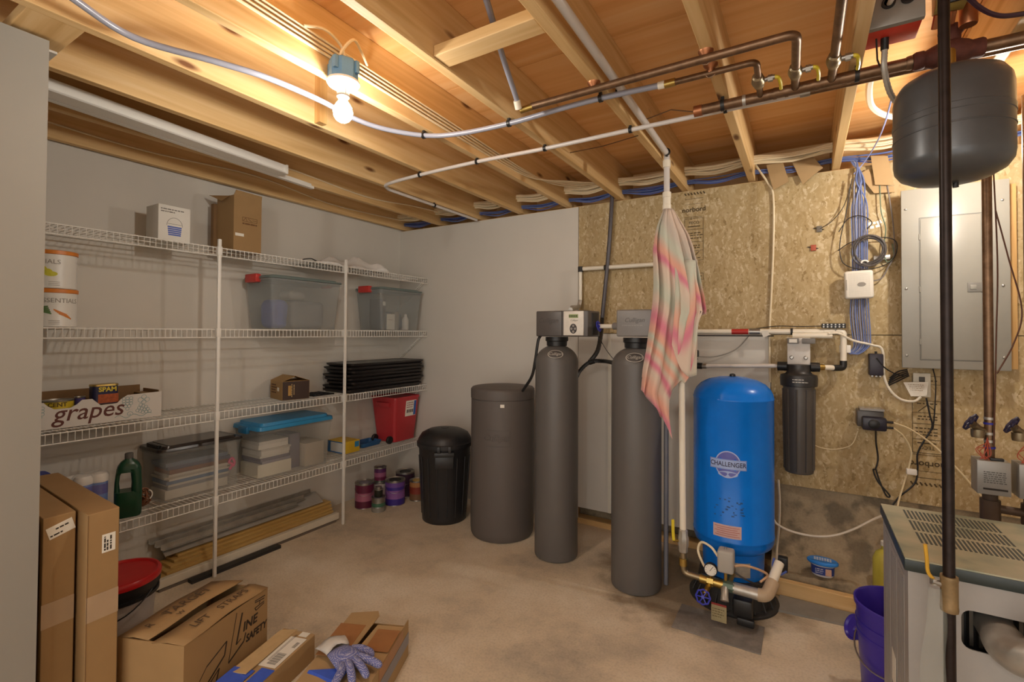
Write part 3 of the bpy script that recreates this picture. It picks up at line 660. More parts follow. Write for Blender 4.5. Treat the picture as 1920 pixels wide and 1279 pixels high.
single('white_bottle', MB().lathe([(.0, 0), (.028, 0), (.03, .01), (.03, .09), (.015, .12), (.012, .14), (0, .142)], (.27, -.20, z1 + .006), 20), WHITE, 'small white bottle inside the corner bin', 'bottle', (.27, -.2, z1 + .004))
single('folded_cloth', cloth_lump(.06, .16, -.45, -.10, z1 + .008, .16, 5), mat('#6a7388', .8), 'blue grey cloth at the back of the corner bin', 'cloth', (.11, -.27, z1 + .004))

# ---------------------------------------------------------------- third shelf
z2 = DECK[2] + .002
t = thing('grapes_carton', 'open white fruit carton lettered grapes on the third shelf', 'box', (.13, -2.38, z2))
X0, X1, Y0, Y1 = .03, .255, -2.66, -2.125; h = .125; CW = mat('#d4d0ca', .6, var=.02)
MB().prism([(Y0, 0), (Y1, 0), (Y1, h + .012), (-2.285, h + .008), (-2.315, h - .012), (-2.33, h - .03), (-2.40, h - .032), (-2.42, h - .012), (-2.435, h + .004), (-2.475, h + .004), (-2.495, h - .016), (-2.52, h - .030), (-2.58, h - .030), (-2.605, h - .012), (-2.62, h + .006), (Y0, h + .006)], .004, Matrix(((0, 0, 1, X1 - .004), (1, 0, 0, 0), (0, 1, 0, z2), (0, 0, 0, 1)))).build('front_wall', CW, t, smooth=False)
MB().box(X0, X0 + .004, Y0, Y1, z2, z2 + h + .012).box(X0 + .004, X1 - .004, Y0, Y0 + .004, z2, z2 + h).box(X0 + .004, X1 - .004, Y1 - .004, Y1, z2, z2 + h).box(X0 + .004, X1 - .004, Y0 + .004, Y1 - .004, z2, z2 + .004).build('side_walls', CW, t, smooth=False)
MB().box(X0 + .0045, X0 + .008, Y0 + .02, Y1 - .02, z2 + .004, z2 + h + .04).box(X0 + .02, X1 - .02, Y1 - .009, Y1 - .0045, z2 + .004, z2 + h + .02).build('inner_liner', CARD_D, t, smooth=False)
MB().box(X0 + .01, X1 - .006, Y1 - .05, Y1 - .006, z2 + h - .004, z2 + h).build('corner_flap', CARD, t, smooth=False)
M = FX((X1, -2.39, z2))
MAR = mat('#5e2f26', .6)
text('grapes', .115, MAR, t, M @ Matrix.Translation((-.055, .068, 0)), shear=.22, bold=.0006, sx=.95)
TQ = mat('#4f8f96', .6); pm = MB()
def ring(cx, cy, r):
    for k in range(10):
        a, b = 2 * math.pi * k / 10, 2 * math.pi * (k + 1) / 10; line(pm, (cx + r * math.cos(a), cy + r * math.sin(a)), (cx + r * math.cos(b), cy + r * math.sin(b)), .0014, M)
for bx, by, an in ((.105, .085, 0), (.185, .045, 1.1), (-.25, .075, 0)):
    for row in range(5):
        for q in range(min(3, 5 - row)):
            x_, y_ = (q - min(3, 5 - row) / 2 + .5) * .016, .03 - row * .014
            ring(bx + x_ * math.cos(an) - y_ * math.sin(an), by + x_ * math.sin(an) + y_ * math.cos(an), .008)
for cx, cy, r in ((.165, .10, .013), (.18, .115, .012), (.195, .10, .012), (.18, .088, .011)): ring(cx, cy, r)
for k in range(14):
    f = lambda q: (.05 + .012 * q, .02 + .008 * math.sin(q * 1.1)); line(pm, f(k), f(k + 1), .002, M)
for k in range(10):
    f = lambda q: (.115 + (.016 - .0014 * q) * math.cos(q * .7), .03 + (.016 - .0014 * q) * math.sin(q * .7)); line(pm, f(k), f(k + 1), .0016, M)
pm.build('grape_print', TQ, t, smooth=False)
def tin(c, z, r, h, m, lidm, label, group=None, rim=True, name='food_tin', cat='can'):
    t = thing(name, label, cat, (c[0], c[1], z), group)
    MB().lathe([(0, 0), (r, 0), (r + .001, .003), (r - .001, .006), (r - .001, h - .006), (r + .001, h - .003), (r + .001, h), (r - .003, h), (r - .004, h - .004), (0, h - .004)], (*c, z), 32).build('tin_body', lidm, t)
    MB().lathe([(r - .0006, .007), (r, .007), (r, h - .007), (r - .0006, h - .007)], (*c, z), 32).build('wrapper', m, t)
    return t
tin((.20, -2.37), z2 + .005, .040, .09, mat('#7a6a40', .5), BRASS, 'lower tin under the meat tin inside the fruit carton')
t = thing('meat_tin', 'navy and yellow rectangular meat tin sticking out of the fruit carton', 'can', (.2, -2.37, z2 + .096))
zz = z2 + .096
MB().taper((.165, .235, -2.425, -2.315), (.165, .235, -2.425, -2.315), zz, zz + .098, .02, 6).build('tin_body', mat('#26284a', .35, var=.1), t)
MB().taper((.163, .237, -2.427, -2.313), (.164, .236, -2.426, -2.314), zz + .092, zz + .1005, .021, 6).build('tin_lid', BRASS, t)
MB().box(.2352, .2356, -2.405, -2.318, zz + .004, zz + .05).build('food_print', mat('#a34f22', .5, var=.35, scale=60), t, smooth=False)
text('SPAM', .032, mat('#d8c23a', .5), t, FX((.2357, -2.365, zz + .074)), bold=.0012)
t = tin((.186, -2.55), z2 + .005, .062, .128, mat('#c9b02c', .4), STEEL, 'wide yellow lettered tin just above the fruit carton edge'); a0 = math.degrees(math.atan2(-.89, 3.19)); fnn = oncyl((.186, -2.55), .062, a0, z2 + .005)
text('CENT', .028, mat('#5a4a1a', .5), t, fn=lambda x, y, d: fnn(x, y + .108, d), bold=.0008)
tin((.19, -2.465), z2 + .005, .022, .135, mat('#4b3f7a', .4), STEEL, 'narrow purple wrapped tin behind the carton lettering')

t = thing('small_carton', 'small brown and dark carton with gabled open top on third shelf', 'box', (.2, -1.30, z2))
Mb = rz(-12, (.19, -1.285, z2)); W, D_, H = .105, .095, .13
MB().box(-W, W, -D_, D_, 0, H, Mb).build('carton_body', mat('#9c7a4c', .7, var=.05), t, smooth=False)
MB().box(W, W + .001, -D_ + .002, D_ - .002, .002, H - .002, Mb).build('dark_panel', mat('#3f2f2a', .6, var=.05), t, smooth=False)
MB().add([Mb @ Vector(p) for p in [(-W, -D_, H), (W, -D_, H), (W, -.01, H + .035), (-W, -.01, H + .035), (-W, -D_ + .003, H), (W, -D_ + .003, H), (W, -.008, H + .032), (-W, -.008, H + .032)]], [(0, 1, 2, 3), (7, 6, 5, 4), (1, 5, 6, 2), (2, 6, 7, 3), (3, 7, 4, 0)]).build('flap', mat('#a58250', .7, var=.05), t, smooth=False)
MB().add([Mb @ Vector(p) for p in [(W, D_, H), (-W, D_, H), (-W, .0, H + .034), (W, .0, H + .034), (W, D_ - .003, H), (-W, D_ - .003, H), (-W, .002, H + .031), (W, .002, H + .031)]], [(0, 1, 2, 3), (7, 6, 5, 4), (1, 5, 6, 2), (2, 6, 7, 3), (3, 7, 4, 0)]).build('flap', mat('#a58250', .7, var=.05), t, smooth=False)
Mt = Mb @ frame((W + .001, 0, H * .5), (0, 0, -1), (0, 1, 0)); greek(Mt, [(-.045, .045, -.03), (-.04, .03, -.015)], mat('#b89a6a', .7), t, .006); MB().box(W + .001, W + .0016, -.055, -.035, .03, .10, Mb).build('tan_stripe', mat('#b08a4c', .7), t, smooth=False)
Mt = Mb @ frame((0, -D_ - .0003, H * .55), (1, 0, 0), (0, 0, 1)); greek(Mt, [(-.085, .0, .03), (-.085, .01, .012), (-.085, -.01, -.006), (-.085, .0, -.024)], mat('#5c3a20', .7), t, .010); MB().box(.02, .05, -D_ - .001, -D_, .06, .085, Mb).build('sticker', PAPER, t, smooth=False)

rnd = random.Random(4); BLK = mat('#211d1d', .32, var=.1)
for k in range(8):
    dx, dy, a = rnd.uniform(-.006, .006), rnd.uniform(-.022, .018), rnd.uniform(-1.2, 1.2)
    t = thing('folded_crate', ['lowest', 'second lowest', 'third lowest', 'fourth lowest', 'fourth highest', 'third highest', 'second highest', 'topmost'][k] + ' black folded plastic crate in the stack on third shelf', 'crate', (.2, -.47, z2 + .029 * k), 'stacked black folded crates')
    Mk = rz(a, (.21 + dx, -.475 + dy, z2 + .029 * k))
    MB().taper((-.15, .15, -.40, .40), (-.155, .155, -.41, .41), 0, .012, .03, 4, Mk).build('panel', BLK, t)
    MB().taper((-.16, .16, -.42, .42), (-.162, .162, -.423, .423), .0125, .0275, .035, 4, Mk, True, .012).build('rim', BLK, t)
    MB().rbox(-.06, .06, .425, .44, .004, .024, .003, 2, Mk).build('hinge_tab', BLK, t)
mb = MB()
for k in range(5): mb.box(.08 + .045 * k, .088 + .045 * k, -1.145, -.965, z2, z2 + .008)
for k in range(4): mb.box(.08, .268, -1.145 + .058 * k, -1.137 + .058 * k, z2 + .001, z2 + .009)
single('black_grate', mb, BLACK, 'small flat black grate lying between small carton and black crates', 'grate', (.17, -1.05, z2), smooth=False)

# ---------------------------------------------------------------- fourth shelf
z3 = DECK[3] + .002
CL2 = mat('#b8bab6', .2, var=.02, alpha=.15)
bb = tote('storage_box', 'clear box with black lid full of papers on bottom shelf', .0 + .005, .275, -2.14, -1.66, z3, .292, mat('#2b2523', .25, var=.1), .026, CL2, inset=.02)
MB().taper((.03, .25, -2.08, -1.73), (.03, .25, -2.08, -1.73), z3 + .3185, z3 + .3205, .02, 4).build('lid_panel', mat('#4a4440', .15), bb)
MB().box(.06, .2, -2.115, -2.10, z3 + .306, z3 + .321).build('lid_slot', BLACK, bb, smooth=False)
rnd = random.Random(9); zz = z3 + .006
for k, (h, c) in enumerate([(.05, '#cfc8ba'), (.018, '#8f8f93'), (.012, '#c8c2b4'), (.02, '#5f7898'), (.01, '#d2ccbf'), (.014, '#bdb6a8'), (.012, '#cbc5b8'), (.024, '#80563f'), (.02, '#55586a'), (.022, '#6b7486')]):
    a = rnd.uniform(-2, 2); Mk = rz(a, (.138 + rnd.uniform(-.006, .006), -1.90 + rnd.uniform(-.015, .015), zz))
    tag(shift_to(MB().box(-.085, .088, -.175, .175, 0, h, Mk).build('paper_stack', mat(c, .75, var=.06, scale=30), None, smooth=False), (.138, -1.9, zz)), ['bottom cream', 'second grey', 'third cream', 'fourth blue', 'fifth pale', 'fifth from top beige', 'fourth from top pale', 'third from top brown', 'second from top dark blue', 'topmost slate'][k] + ' paper bundle in the black lidded box', 'papers', 'papers in black lidded box'); zz += h + .0006
PINK = mat('#d84a7a', .6)
single('pink_ribbon', MB().tube(bez([(.236, -1.73, z3 + .10), (.238, -1.715, z3 + .13), (.236, -1.735, z3 + .15), (.238, -1.715, z3 + .17), (.236, -1.70, z3 + .14), (.238, -1.71, z3 + .115)], 5), .008, 7), PINK, 'crumpled pink ribbon against the wall of the paper filled box', 'ribbon', (.237, -1.72, z3 + .1))
LB = mat('#2f86b8', .35, var=.04)
bl = tote('storage_bin', 'long clear bin with bright blue lid on bottom shelf', .01, .340, -1.60, -1.015, z3, .325, LB, .045, CL2, inset=.025)
MB().rbox(.12, .22, -1.617, -1.592, z3 + .30, z3 + .345, .005).build('latch', mat('#226a96', .35), bl)
zz = z3 + .006
for k, (h, c) in enumerate([(.085, '#e0d9c4'), (.018, '#8d8794'), (.02, '#6f6a78'), (.015, '#cfc9bb'), (.03, '#d8d2c6'), (.012, '#c2bcb0'), (.03, '#d8d2c6'), (.02, '#cbc5ba')]):
    a = rnd.uniform(-2.5, 2.5); Mk = rz(a, (.175 + rnd.uniform(-.01, .01), -1.445 + rnd.uniform(-.01, .01), zz))
    tag(shift_to(MB().box(-.105, .105, -.105 - .01 * (k == 0), .105 + .02 * (k == 0), 0, h, Mk).build('paper_stack', mat(c, .75, var=.04, scale=30), None, smooth=False), (.175, -1.445, zz)), ['bottom thick cream', 'second mauve', 'third dark mauve', 'fourth pale', 'fifth white', 'third from top beige', 'second from top white', 'topmost pale'][k] + ' paper bundle in the blue lidded bin', 'papers', 'papers in blue lidded bin'); zz += h + .0006
t = thing('grey_binder', 'grey purple box standing mid way in the blue lidded bin', 'box', (.17, -1.27, z3 + .005)); MB().rbox(.08, .24, -1.315, -1.235, z3 + .006, z3 + .25, .003).build('body', mat('#77727f', .6), t)
t = thing('beige_carton', 'pale beige carton at the right end of the blue lidded bin', 'box', (.19, -1.14, z3 + .005)); MB().rbox(.075, .285, -1.225, -1.065, z3 + .006, z3 + .17, .002).build('body', mat('#b9ab98', .7), t)
# yellow and blue box
t = thing('bulb_carton', 'yellow and blue carton behind the second post on bottom shelf', 'box', (.13, -.74, z3))
MB().rbox(.02, .222, -.825, -.668, z3, z3 + .095, .002).build('carton_body', mat('#d8b22c', .5, var=.03), t)
MB().box(.02, .222, -.8258, -.8252, z3 + .002, z3 + .093).build('blue_side', mat('#2f6fae', .5), t, smooth=False); MB().box(.06, .205, -.8264, -.8259, z3 + .012, z3 + .085).build('white_panel', mat('#cfd0cc', .5), t, smooth=False)
MB().box(.2222, .2228, -.72, -.675, z3 + .04, z3 + .085).build('blue_badge', mat('#2f86b8', .5), t, smooth=False)
single('blue_tray', MB().taper((.04, .18, -.60, -.40), (.03, .19, -.62, -.385), z3, z3 + .035, .02, 4, open_top=True, wall=.004), mat('#2b5f94', .4), 'shallow blue plastic tray beside the red bin wheel', 'tray', (.11, -.5, z3))
# red wheeled bin
t = thing('red_bin', 'red plastic wheeled bin with white label at end of bottom shelf', 'bin', (.18, -.18, z3))
RB = mat('#b5343a', .4, var=.05)
MB().taper((.06, .285, -.34, -.075), (.02, .325, -.37, -.058), z3 + .01, z3 + .395, .03, 5, open_top=True, wall=.004).build('bin_body', RB, t)
MB().taper((.015, .33, -.375, -.053), (.015, .33, -.375, -.053), z3 + .385, z3 + .405, .03, 5, open_top=True, wall=.012).build('bin_rim', RB, t)
MB().rbox(.10, .26, -.387, -.360, z3 + .32, z3 + .36, .006).build('handle', RB, t)
Mt = frame((.318, -.17, z3 + .30), (0, 1, 0), (.104, 0, 1))
MB().add([Mt @ Vector(p) for p in [(-.065, -.075, .001), (.065, -.075, .001), (.065, .065, .001), (-.065, .065, .001), (-.065, -.075, -.002), (.065, -.075, -.002), (.065, .065, -.002), (-.065, .065, -.002)]], [(0, 1, 2, 3), (7, 6, 5, 4), (0, 4, 5, 1), (1, 5, 6, 2), (2, 6, 7, 3), (3, 7, 4, 0)]).build('paper_label', PAPER, t, smooth=False)
pm = MB(); line(pm, (.05, -.07), (.05, .06), .028, Mt @ Matrix.Translation((0, 0, .001))); pm.build('blue_strip', mat('#2f5fae', .5), t, smooth=False)
pm = MB(); [line(pm, (-.05 + .022 * k, -.03), (-.035 + .022 * k, -.03), .03, Mt @ Matrix.Translation((0, 0, .001))) for k in range(4)]; pm.build('picture_print', mat('#5a4a48', .5, var=.3, scale=60), t, smooth=False)
greek(Mt @ Matrix.Translation((0, 0, .001)), [(-.055, .03, .045), (-.055, .03, .025), (-.055, .02, .005)], mat('#b08a86', .6), t, .010)
for x in (.08, .26): MB().lathe([(0, -.012), (.03, -.012), (.034, -.008), (.034, .008), (.03, .012), (0, .012)], (0, 0, 0), 20, Matrix.Translation((x, -.372, z3 + .036)) @ Matrix.Rotation(math.pi / 2, 4, 'Y')).build('wheel', BLACK, t)
# green jug
t = thing('green_jug', 'dark green plastic jug with handle hole and grey cap on bottom shelf', 'bottle', (.297, -2.29, z3))
GR = mat('#12412c', .3, var=.08)
Mj = rz(-20, (.297, -2.290, z3)) @ Matrix.Diagonal((.9, .9, 1.0, 1.0))
def sect(pts, hx): # rounded sections stacked upward: (z, x half-depth, y0, y1)
    mb = MB(); prev = None; n = 20; vs = []; fs = []
    for z, hd, a, b in pts:
        for k in range(n):
            t_ = 2 * math.pi * k / n; cx = math.copysign(abs(math.cos(t_)) ** .55, math.cos(t_)); sy_ = math.copysign(abs(math.sin(t_)) ** .55, math.sin(t_))
            vs.append(Mj @ Vector((hd * cx, (a + b) / 2 + (b - a) / 2 * sy_, z)))
    for i in range(len(pts) - 1):
        for k in range(n): j = (k + 1) % n; fs.append((i * n + k, i * n + j, (i + 1) * n + j, (i + 1) * n + k))
    fs += [tuple(reversed(range(n))), tuple(range((len(pts) - 1) * n, len(pts) * n))]
    return mb.add(vs, fs)
jb = sect([(.0, .040, -.058, .058), (.01, .048, -.064, .064), (.10, .05, -.066, .066), (.135, .05, -.066, .066)], 0)
for q in (sect([(.13, .05, .012, .066), (.18, .05, .014, .064), (.235, .046, .008, .060), (.25, .045, -.01, .06)], 0), sect([(.13, .032, -.066, -.038), (.18, .026, -.064, -.042), (.22, .026, -.060, -.038), (.25, .03, -.056, -.02)], 0), sect([(.235, .044, -.058, .060), (.265, .042, -.052, .055), (.285, .034, -.038, .042), (.298, .02, -.02, .022), (.305, .017, -.017, .019)], 0)): jb.add(q.v, q.f)
jb.build('jug_body', GR, t, angle=50); MB().lathe([(0, .303), (.021, .303), (.021, .328), (.018, .331), (0, .331)], (0, 0, 0), 20, Mj @ Matrix.Translation((0, .001, 0))).build('cap', mat('#5c5a56', .5), t)
# wipes, spray bottle, blue tub behind the tall cartons
t = thing('wipes_pack', 'shrink wrapped blue and white wipes canisters behind the tall cartons', 'pack', (.25, -2.42, z3))
for y in (-2.468, -2.404):
    MB().lathe([(0, 0), (.036, 0), (.037, .004), (.037, .20), (.035, .205)], (.262, y, z3), 28).build('canister', mat('#3f6fc0', .4, var=.06), t)
    MB().lathe([(.0374, .145), (.0376, .145), (.0376, .195), (.0374, .195)], (.262, y, z3), 28).build('blue_band', mat('#2a2f9a', .4), t)
    MB().lathe([(.0365, .205), (.038, .206), (.038, .232), (.03, .246), (.012, .252), (0, .252)], (.262, y, z3), 28).build('lid', WHITE, t)
MB().rbox(.218, .304, -2.510, -2.362, z3 + .003, z3 + .262, .03, 4).build('shrink_wrap', mat('#dfe2e4', .1, var=0, alpha=.16), t)
t = thing('spray_bottle', 'pale blue spray bottle with white trigger behind the tall cartons', 'bottle', (.16, -2.47, z3))
MB().lathe([(0, 0), (.036, 0), (.038, .01), (.036, .14), (.02, .18), (.014, .195), (0, .195)], (.16, -2.50, z3), 24).build('bottle_body', mat('#9db4cc', .3), t)
MB().rbox(.145, .175, -2.545, -2.44, z3 + .195, z3 + .235, .008).build('trigger_head', WHITE, t); MB().tube([(.16, -2.445, z3 + .20), (.16, -2.45, z3 + .165)], .006, 8).build('trigger', WHITE, t)
single('blue_tub', MB().taper((.08, .18, -2.66, -2.57), (.075, .185, -2.665, -2.565), z3, z3 + .27, .02, 4), mat('#3448b0', .4), 'plain blue tub at the far left of the bottom shelf', 'tub', (.13, -2.575, z3))
# wire coil
mb = MB()
for k in range(10):
    R_ = .042 + .004 * (k % 3); cc = Vector((.22, -2.205 + .004 * (k % 4), z3 + .055)); t1 = .25 * k
    rot_ = Matrix.Rotation(.35 * (k - 3), 3, 'Z') @ Matrix.Rotation(.22 * ((k * 5) % 7 - 3), 3, 'Y') @ Matrix.Rotation(.3 * ((k * 3) % 5 - 2), 3, 'X')
    mb.tube([cc + rot_ @ Vector((.006 * math.sin(2 * a + k), R_ * math.cos(a) * (.75 + .04 * (k % 3)), R_ * math.sin(a))) for a in [2 * math.pi * q / 18 for q in range(18)]], .0032, 6, closed=True)
o = thing('wire_coil', 'tangled coil of brown wire beside the green jug', 'wire', (.22, -2.2, z3)); mb.build('coil', mat('#8a5a3e', .45, .3), o)
MB().tube([Vector((.25, -2.19, z3 + .07)) + Vector((0, .03 * math.cos(a), .03 * math.sin(a))) for a in [-.9 + .25 * q for q in range(9)]], .0035, 6).build('white_tie', WHITE, o)

# ---------------------------------------------------------------- boards on the floor under the shelves
GRYB = mat('#a8a39b', .5, var=.06); TAN = wood('cut_board_edge', '#b4904f', '#c6a25f', '#d2b276', 'y', knots=False)
for k in range(6):
    tag(shift_to(MB().box(.045, .252 - .025 * k, -2.12 + .03 * k, -.93 + .012 * k, .003 + .0165 * k, .0185 + .0165 * k).build('floor_plank', TAN, None, smooth=False, bevel=.002), (.15, -1.5, .003 + .0165 * k)), 'one of the tan edged planks stacked on the floor under the shelves', 'plank', 'planks under the shelves')
single('flooring_sheet', MB().prism([(.012, .172), (.012, .165), (.108, .105), (.113, .110)], 1.10, Matrix.Translation((0, -2.03, 0)) @ Matrix(((1, 0, 0, 0), (0, 0, 1, 0), (0, 1, 0, 0), (0, 0, 0, 1)))), GRYB, 'grey sheet leaning from the tan planks against the left wall', 'sheet', (.1, -1.5, .087), smooth=False)
tr = thing('white_trim_board', 'long white trim board on the floor in front of the stacked planks', 'trim', (.28, -1.5, 0))
MB().box(.262, .300, -2.16, -.93, .015, .062).build('board', mat('#d8cfbc', .45, var=.04), tr, smooth=False, bevel=.004); MB().box(.266, .304, -2.14, -.96, .0, .014).build('lower_board', mat('#6d6258', .6), tr, smooth=False)
for k in range(3): single('metal_trim', MB().prism([(0, 0), (.03, 0), (.03, .002), (.002, .002), (.002, .03), (0, .03)], 1.1 - .1 * k, Matrix.Translation((.016 + .030 * k, -2.08 + .02 * k, .179 - .0186 * k)) @ Matrix(((1, 0, 0, 0), (0, 0, 1, 0), (0, 1, 0, 0), (0, 0, 0, 1)))), GALV, ['metal corner strip on the planks closest to the left wall', 'middle metal corner strip lying on the planks', 'outer metal corner strip lying on the planks'][k], 'strip', (.03 + .03 * k, -1.5, .17), smooth=False)
single('dark_strip', MB().box(.315, .36, -2.0, -1.45, .0, .02), BLACKM, 'dark strip on the floor beside the first shelf post', 'strip', (.34, -1.7, 0), smooth=False)

# ---------------------------------------------------------------- paint cans in the corner
def paint_can(c, r, h, label, bands, z=0, lidm=None, bail=True, hole=True, name='paint_can'):
    t = thing(name, label, 'paint can', (c[0], c[1], z))
    MB().lathe([(0, 0), (r, 0), (r + .0015, .003), (r, .006), (r, h - .012), (r + .003, h - .010), (r + .003, h), (r - .004, h), (r - .010, h - .008), (r * .62, h - .008), (r * .60, h - .004), (0, h - .004)], (*c, z), 36).build('can_body', STEEL, t)
    for a, b, hx in bands: MB().lathe([(r + .0002, a * h), (r + .0009, a * h), (r + .0009, b * h), (r + .0002, b * h)], (*c, z), 36).build('label_band', mat(hx, .4, var=.05), t)
    MB().lathe([(0, h - .003), (r * .6, h - .003), (r * .62, h - .0055), (0, h - .0056)], (*c, z), 28).build('lid', lidm or mat('#7c7684', .4), t)
    if bail:
        e = [Vector((c[0] + (r + .004) * math.cos(q), c[1] + (r + .004) * math.sin(q), z + h * .78 - .05 * math.sin(math.pi * (q + 2.3) / 3.1))) for q in [-2.3 + .31 * k for k in range(11)]]
        MB().tube(e, .0016, 5).build('bail_handle', STEEL, t)
    return t
paint_can((.225, -.615), .075, .205, 'maroon and pink gallon paint can nearest the second post', [(.03, .30, '#5c1f38'), (.30, .62, '#a8647c'), (.62, .93, '#64203c')])
paint_can((.385, -.425), .082, .205, 'purple gallon paint can in front of the others by bin', [(.03, .28, '#3c2c86'), (.28, .62, '#8a5a9e'), (.62, .75, '#44308c'), (.75, .93, '#6f4a98')], lidm=BLACK)
paint_can((.395, -.62), .054, .115, 'squat silver can with green label in front of the paint cans', [(.03, .3, '#8a857c'), (.38, .62, '#3f6a54')], bail=False)
t = thing('stain_jar', 'tiny black jar standing on the squat silver can', 'jar', (.395, -.62, .115)); MB().lathe([(0, 0), (.033, 0), (.034, .003), (.034, .055), (.0, .055)], (.395, -.62, .1155), 24).build('jar_body', mat('#23241c', .4), t); MB().lathe([(0, .055), (.035, .055), (.035, .062), (.026, .065), (.026, .08), (0, .08)], (.395, -.62, .1155), 24).build('jar_lid', STEEL, t)
paint_can((.212, -.43), .078, .17, 'white gallon can with green lid behind the purple can', [(.05, .9, '#d0c9c4')], lidm=mat('#3c6a58', .4), bail=False)
paint_can((.212, -.43), .050, .115, 'small plum can stacked on the green lidded can', [(.04, .3, '#6a2444'), (.3, .62, '#9a5a7c'), (.62, .92, '#5a2a5e')], z=.171, lidm=mat('#57404a', .4), bail=False)
paint_can((.31, -.225), .082, .215, 'dark plum can at the back near the corner', [(.04, .93, '#3a2036')], lidm=BLACK)
t = paint_can((.475, -.25), .065, .17, 'brown and red labelled can half behind the black bin', [(.05, .35, '#7a5a40'), (.35, .7, '#8a3a2c'), (.7, .93, '#b07a4a')], lidm=mat('#b89a4a', .4), bail=False)
paint_can((.545, -.12), .075, .20, 'yellow topped can at the back beside the black bin', [(.05, .93, '#b8a24c')], lidm=mat('#c8b04a', .4), bail=False)

# ================================================================ TANKS ALONG THE BACK WALL
# black dustbin
tc = (.937, -.446)
t = thing('dustbin', 'black plastic dustbin with domed lid beside the paint cans', 'trash can', (*tc, 0))
DB = mat('#232224', .42, var=.12)
MB().lathe([(0, 0), (.165, 0), (.17, .006), (.172, .03), (.200, .55), (.203, .555), (.203, .575), (.194, .577), (.168, .03), (0, .012)], (*tc, 0), 48).build('bin_body', DB, t)
for k in range(16):
    a = 2 * math.pi * k / 16; MB().tube([(tc[0] + .1735 * math.cos(a), tc[1] + .1735 * math.sin(a), .05), (tc[0] + .199 * math.cos(a), tc[1] + .199 * math.sin(a), .50)], .004, 6).build('rib', DB, t)
MB().lathe([(.206, .570), (.216, .572), (.217, .600), (.210, .606), (.205, .625), (.18, .665), (.13, .69), (.06, .70), (0, .702)], (*tc, 0), 48).build('lid', DB, t)
MB().lathe([(.0, .704), (.03, .7035), (.032, .701), (.022, .700)], (*tc, 0), 24).build('lid_boss', DB, t)
for a in (-52, 128):
    ca = math.radians(a); Mh = Matrix.Translation((tc[0] + .19 * math.cos(ca), tc[1] + .19 * math.sin(ca), 0)) @ Matrix.Rotation(ca, 4, 'Z')
    MB().rbox(-.01, .03, -.075, .075, .52, .555, .006, 2, Mh).rbox(-.015, .012, -.07, .07, .43, .52, .006, 2, Mh).build('grip', DB, t)
    for s in (-.04, .04): MB().rbox(.005, .034, s - .012, s + .012, .55, .60, .003, 2, Mh).build('lid_clip', DB, t)

# brine tank
bc = (1.465, -.432)
t = thing('brine_tank', 'wide dark grey round salt tank with flat lid and small sticker', 'tank', (*bc, 0))
BRN = mat('#5a534f', .55, var=.03)
MB().lathe([(0, 0), (.205, 0), (.218, .004), (.226, .02), (.230, .06), (.230, .975), (.222, .985), (0, .985)], (*bc, 0), 64).build('tank_body', BRN, t)
MB().lathe([(.226, .978), (.233, .980), (.234, 1.03), (.232, 1.045), (.222, 1.056), (.20, 1.060), (0, 1.064)], (*bc, 0), 64).build('lid', BRN, t)
ab = math.degrees(math.atan2(-3.4357 - bc[1], 3.362 - bc[0])); fb = oncyl(bc, .230, ab, 0)
patch(lambda x, y, d: fb(x - .003, y + .945, d), .028, .022, 4).build('sticker', PAPER, t)
greek_rows = None
MB_ = patch(lambda x, y, d: fb(x - .05, y + .695, d), .0, .0, 1)
for yy in (.775, .665): patch(lambda x, y, d: fb(x - .035, y + yy, d), .17, .004, 10, .003).build('emboss_line', BRN, t)
patch(lambda x, y, d: fb(x + .05, y + .72, d), .004, .11, 2, .003).build('emboss_line', BRN, t)
text('Culligan', .062, BRN, t, fn=lambda x, y, d: fb(x - .045, y + .722, d * 5), shear=.3, bold=.0008)

BADGE = mat('#4a4745', .45, var=.02); BADGL = mat('#b9b4ab', .5)
def softener(c, label, headm, panel, name='water_softener'):
    t = thing(name, label, 'tank', (*c, 0)); r = .141
    prof = [(0, 0), (r - .012, 0), (r - .003, .006), (r, .02), (r, 1.26)]
    prof += [(r * math.cos(a), 1.26 + .115 * math.sin(a)) for a in [math.radians(q) for q in (12, 24, 36, 48, 60, 70)]] + [(.046, 1.372), (0, 1.373)]
    MB().lathe(prof, (*c, 0), 56).build('tank_body', SOFT, t)
    MB().lathe([(.05, 1.366), (.066, 1.366), (.068, 1.395), (.075, 1.40), (.075, 1.425), (0, 1.425)], (*c, 0), 32).build('valve_neck', BLACK, t)
    a = math.atan2(-3.4357 - c[1], 3.362 - c[0]); a0 = a - math.radians(4)
    def fd(x, y, d, a0=a0, c=c):
        # badge lies on the sloping shoulder
        ph = math.radians(28) + y / .13; R_ = (r + d) * math.cos(ph); ang = a0 + x / r
        return (c[0] + R_ * math.cos(ang), c[1] + R_ * math.sin(ang), 1.262 + (.115 + d) * math.sin(ph))
    disc(fd, .058, .034, 32, .0025).build('badge', BADGE, t); disc(lambda x, y, d: fd(x, y, d + .0025), .056, .032, 32, .0012, .9).build('badge_rim', BADGL, t)
    text('Culligan', .030, BADGL, t, fn=lambda x, y, d: fd(x, y, d + .003), shear=.3)
    return t
s1 = softener((1.961, -.552), 'grey water softener with white keypad on its control head', None, True)
HD = mat('#524d4b', .42, var=.04); HD2 = mat('#7d7a78', .4, var=.04)
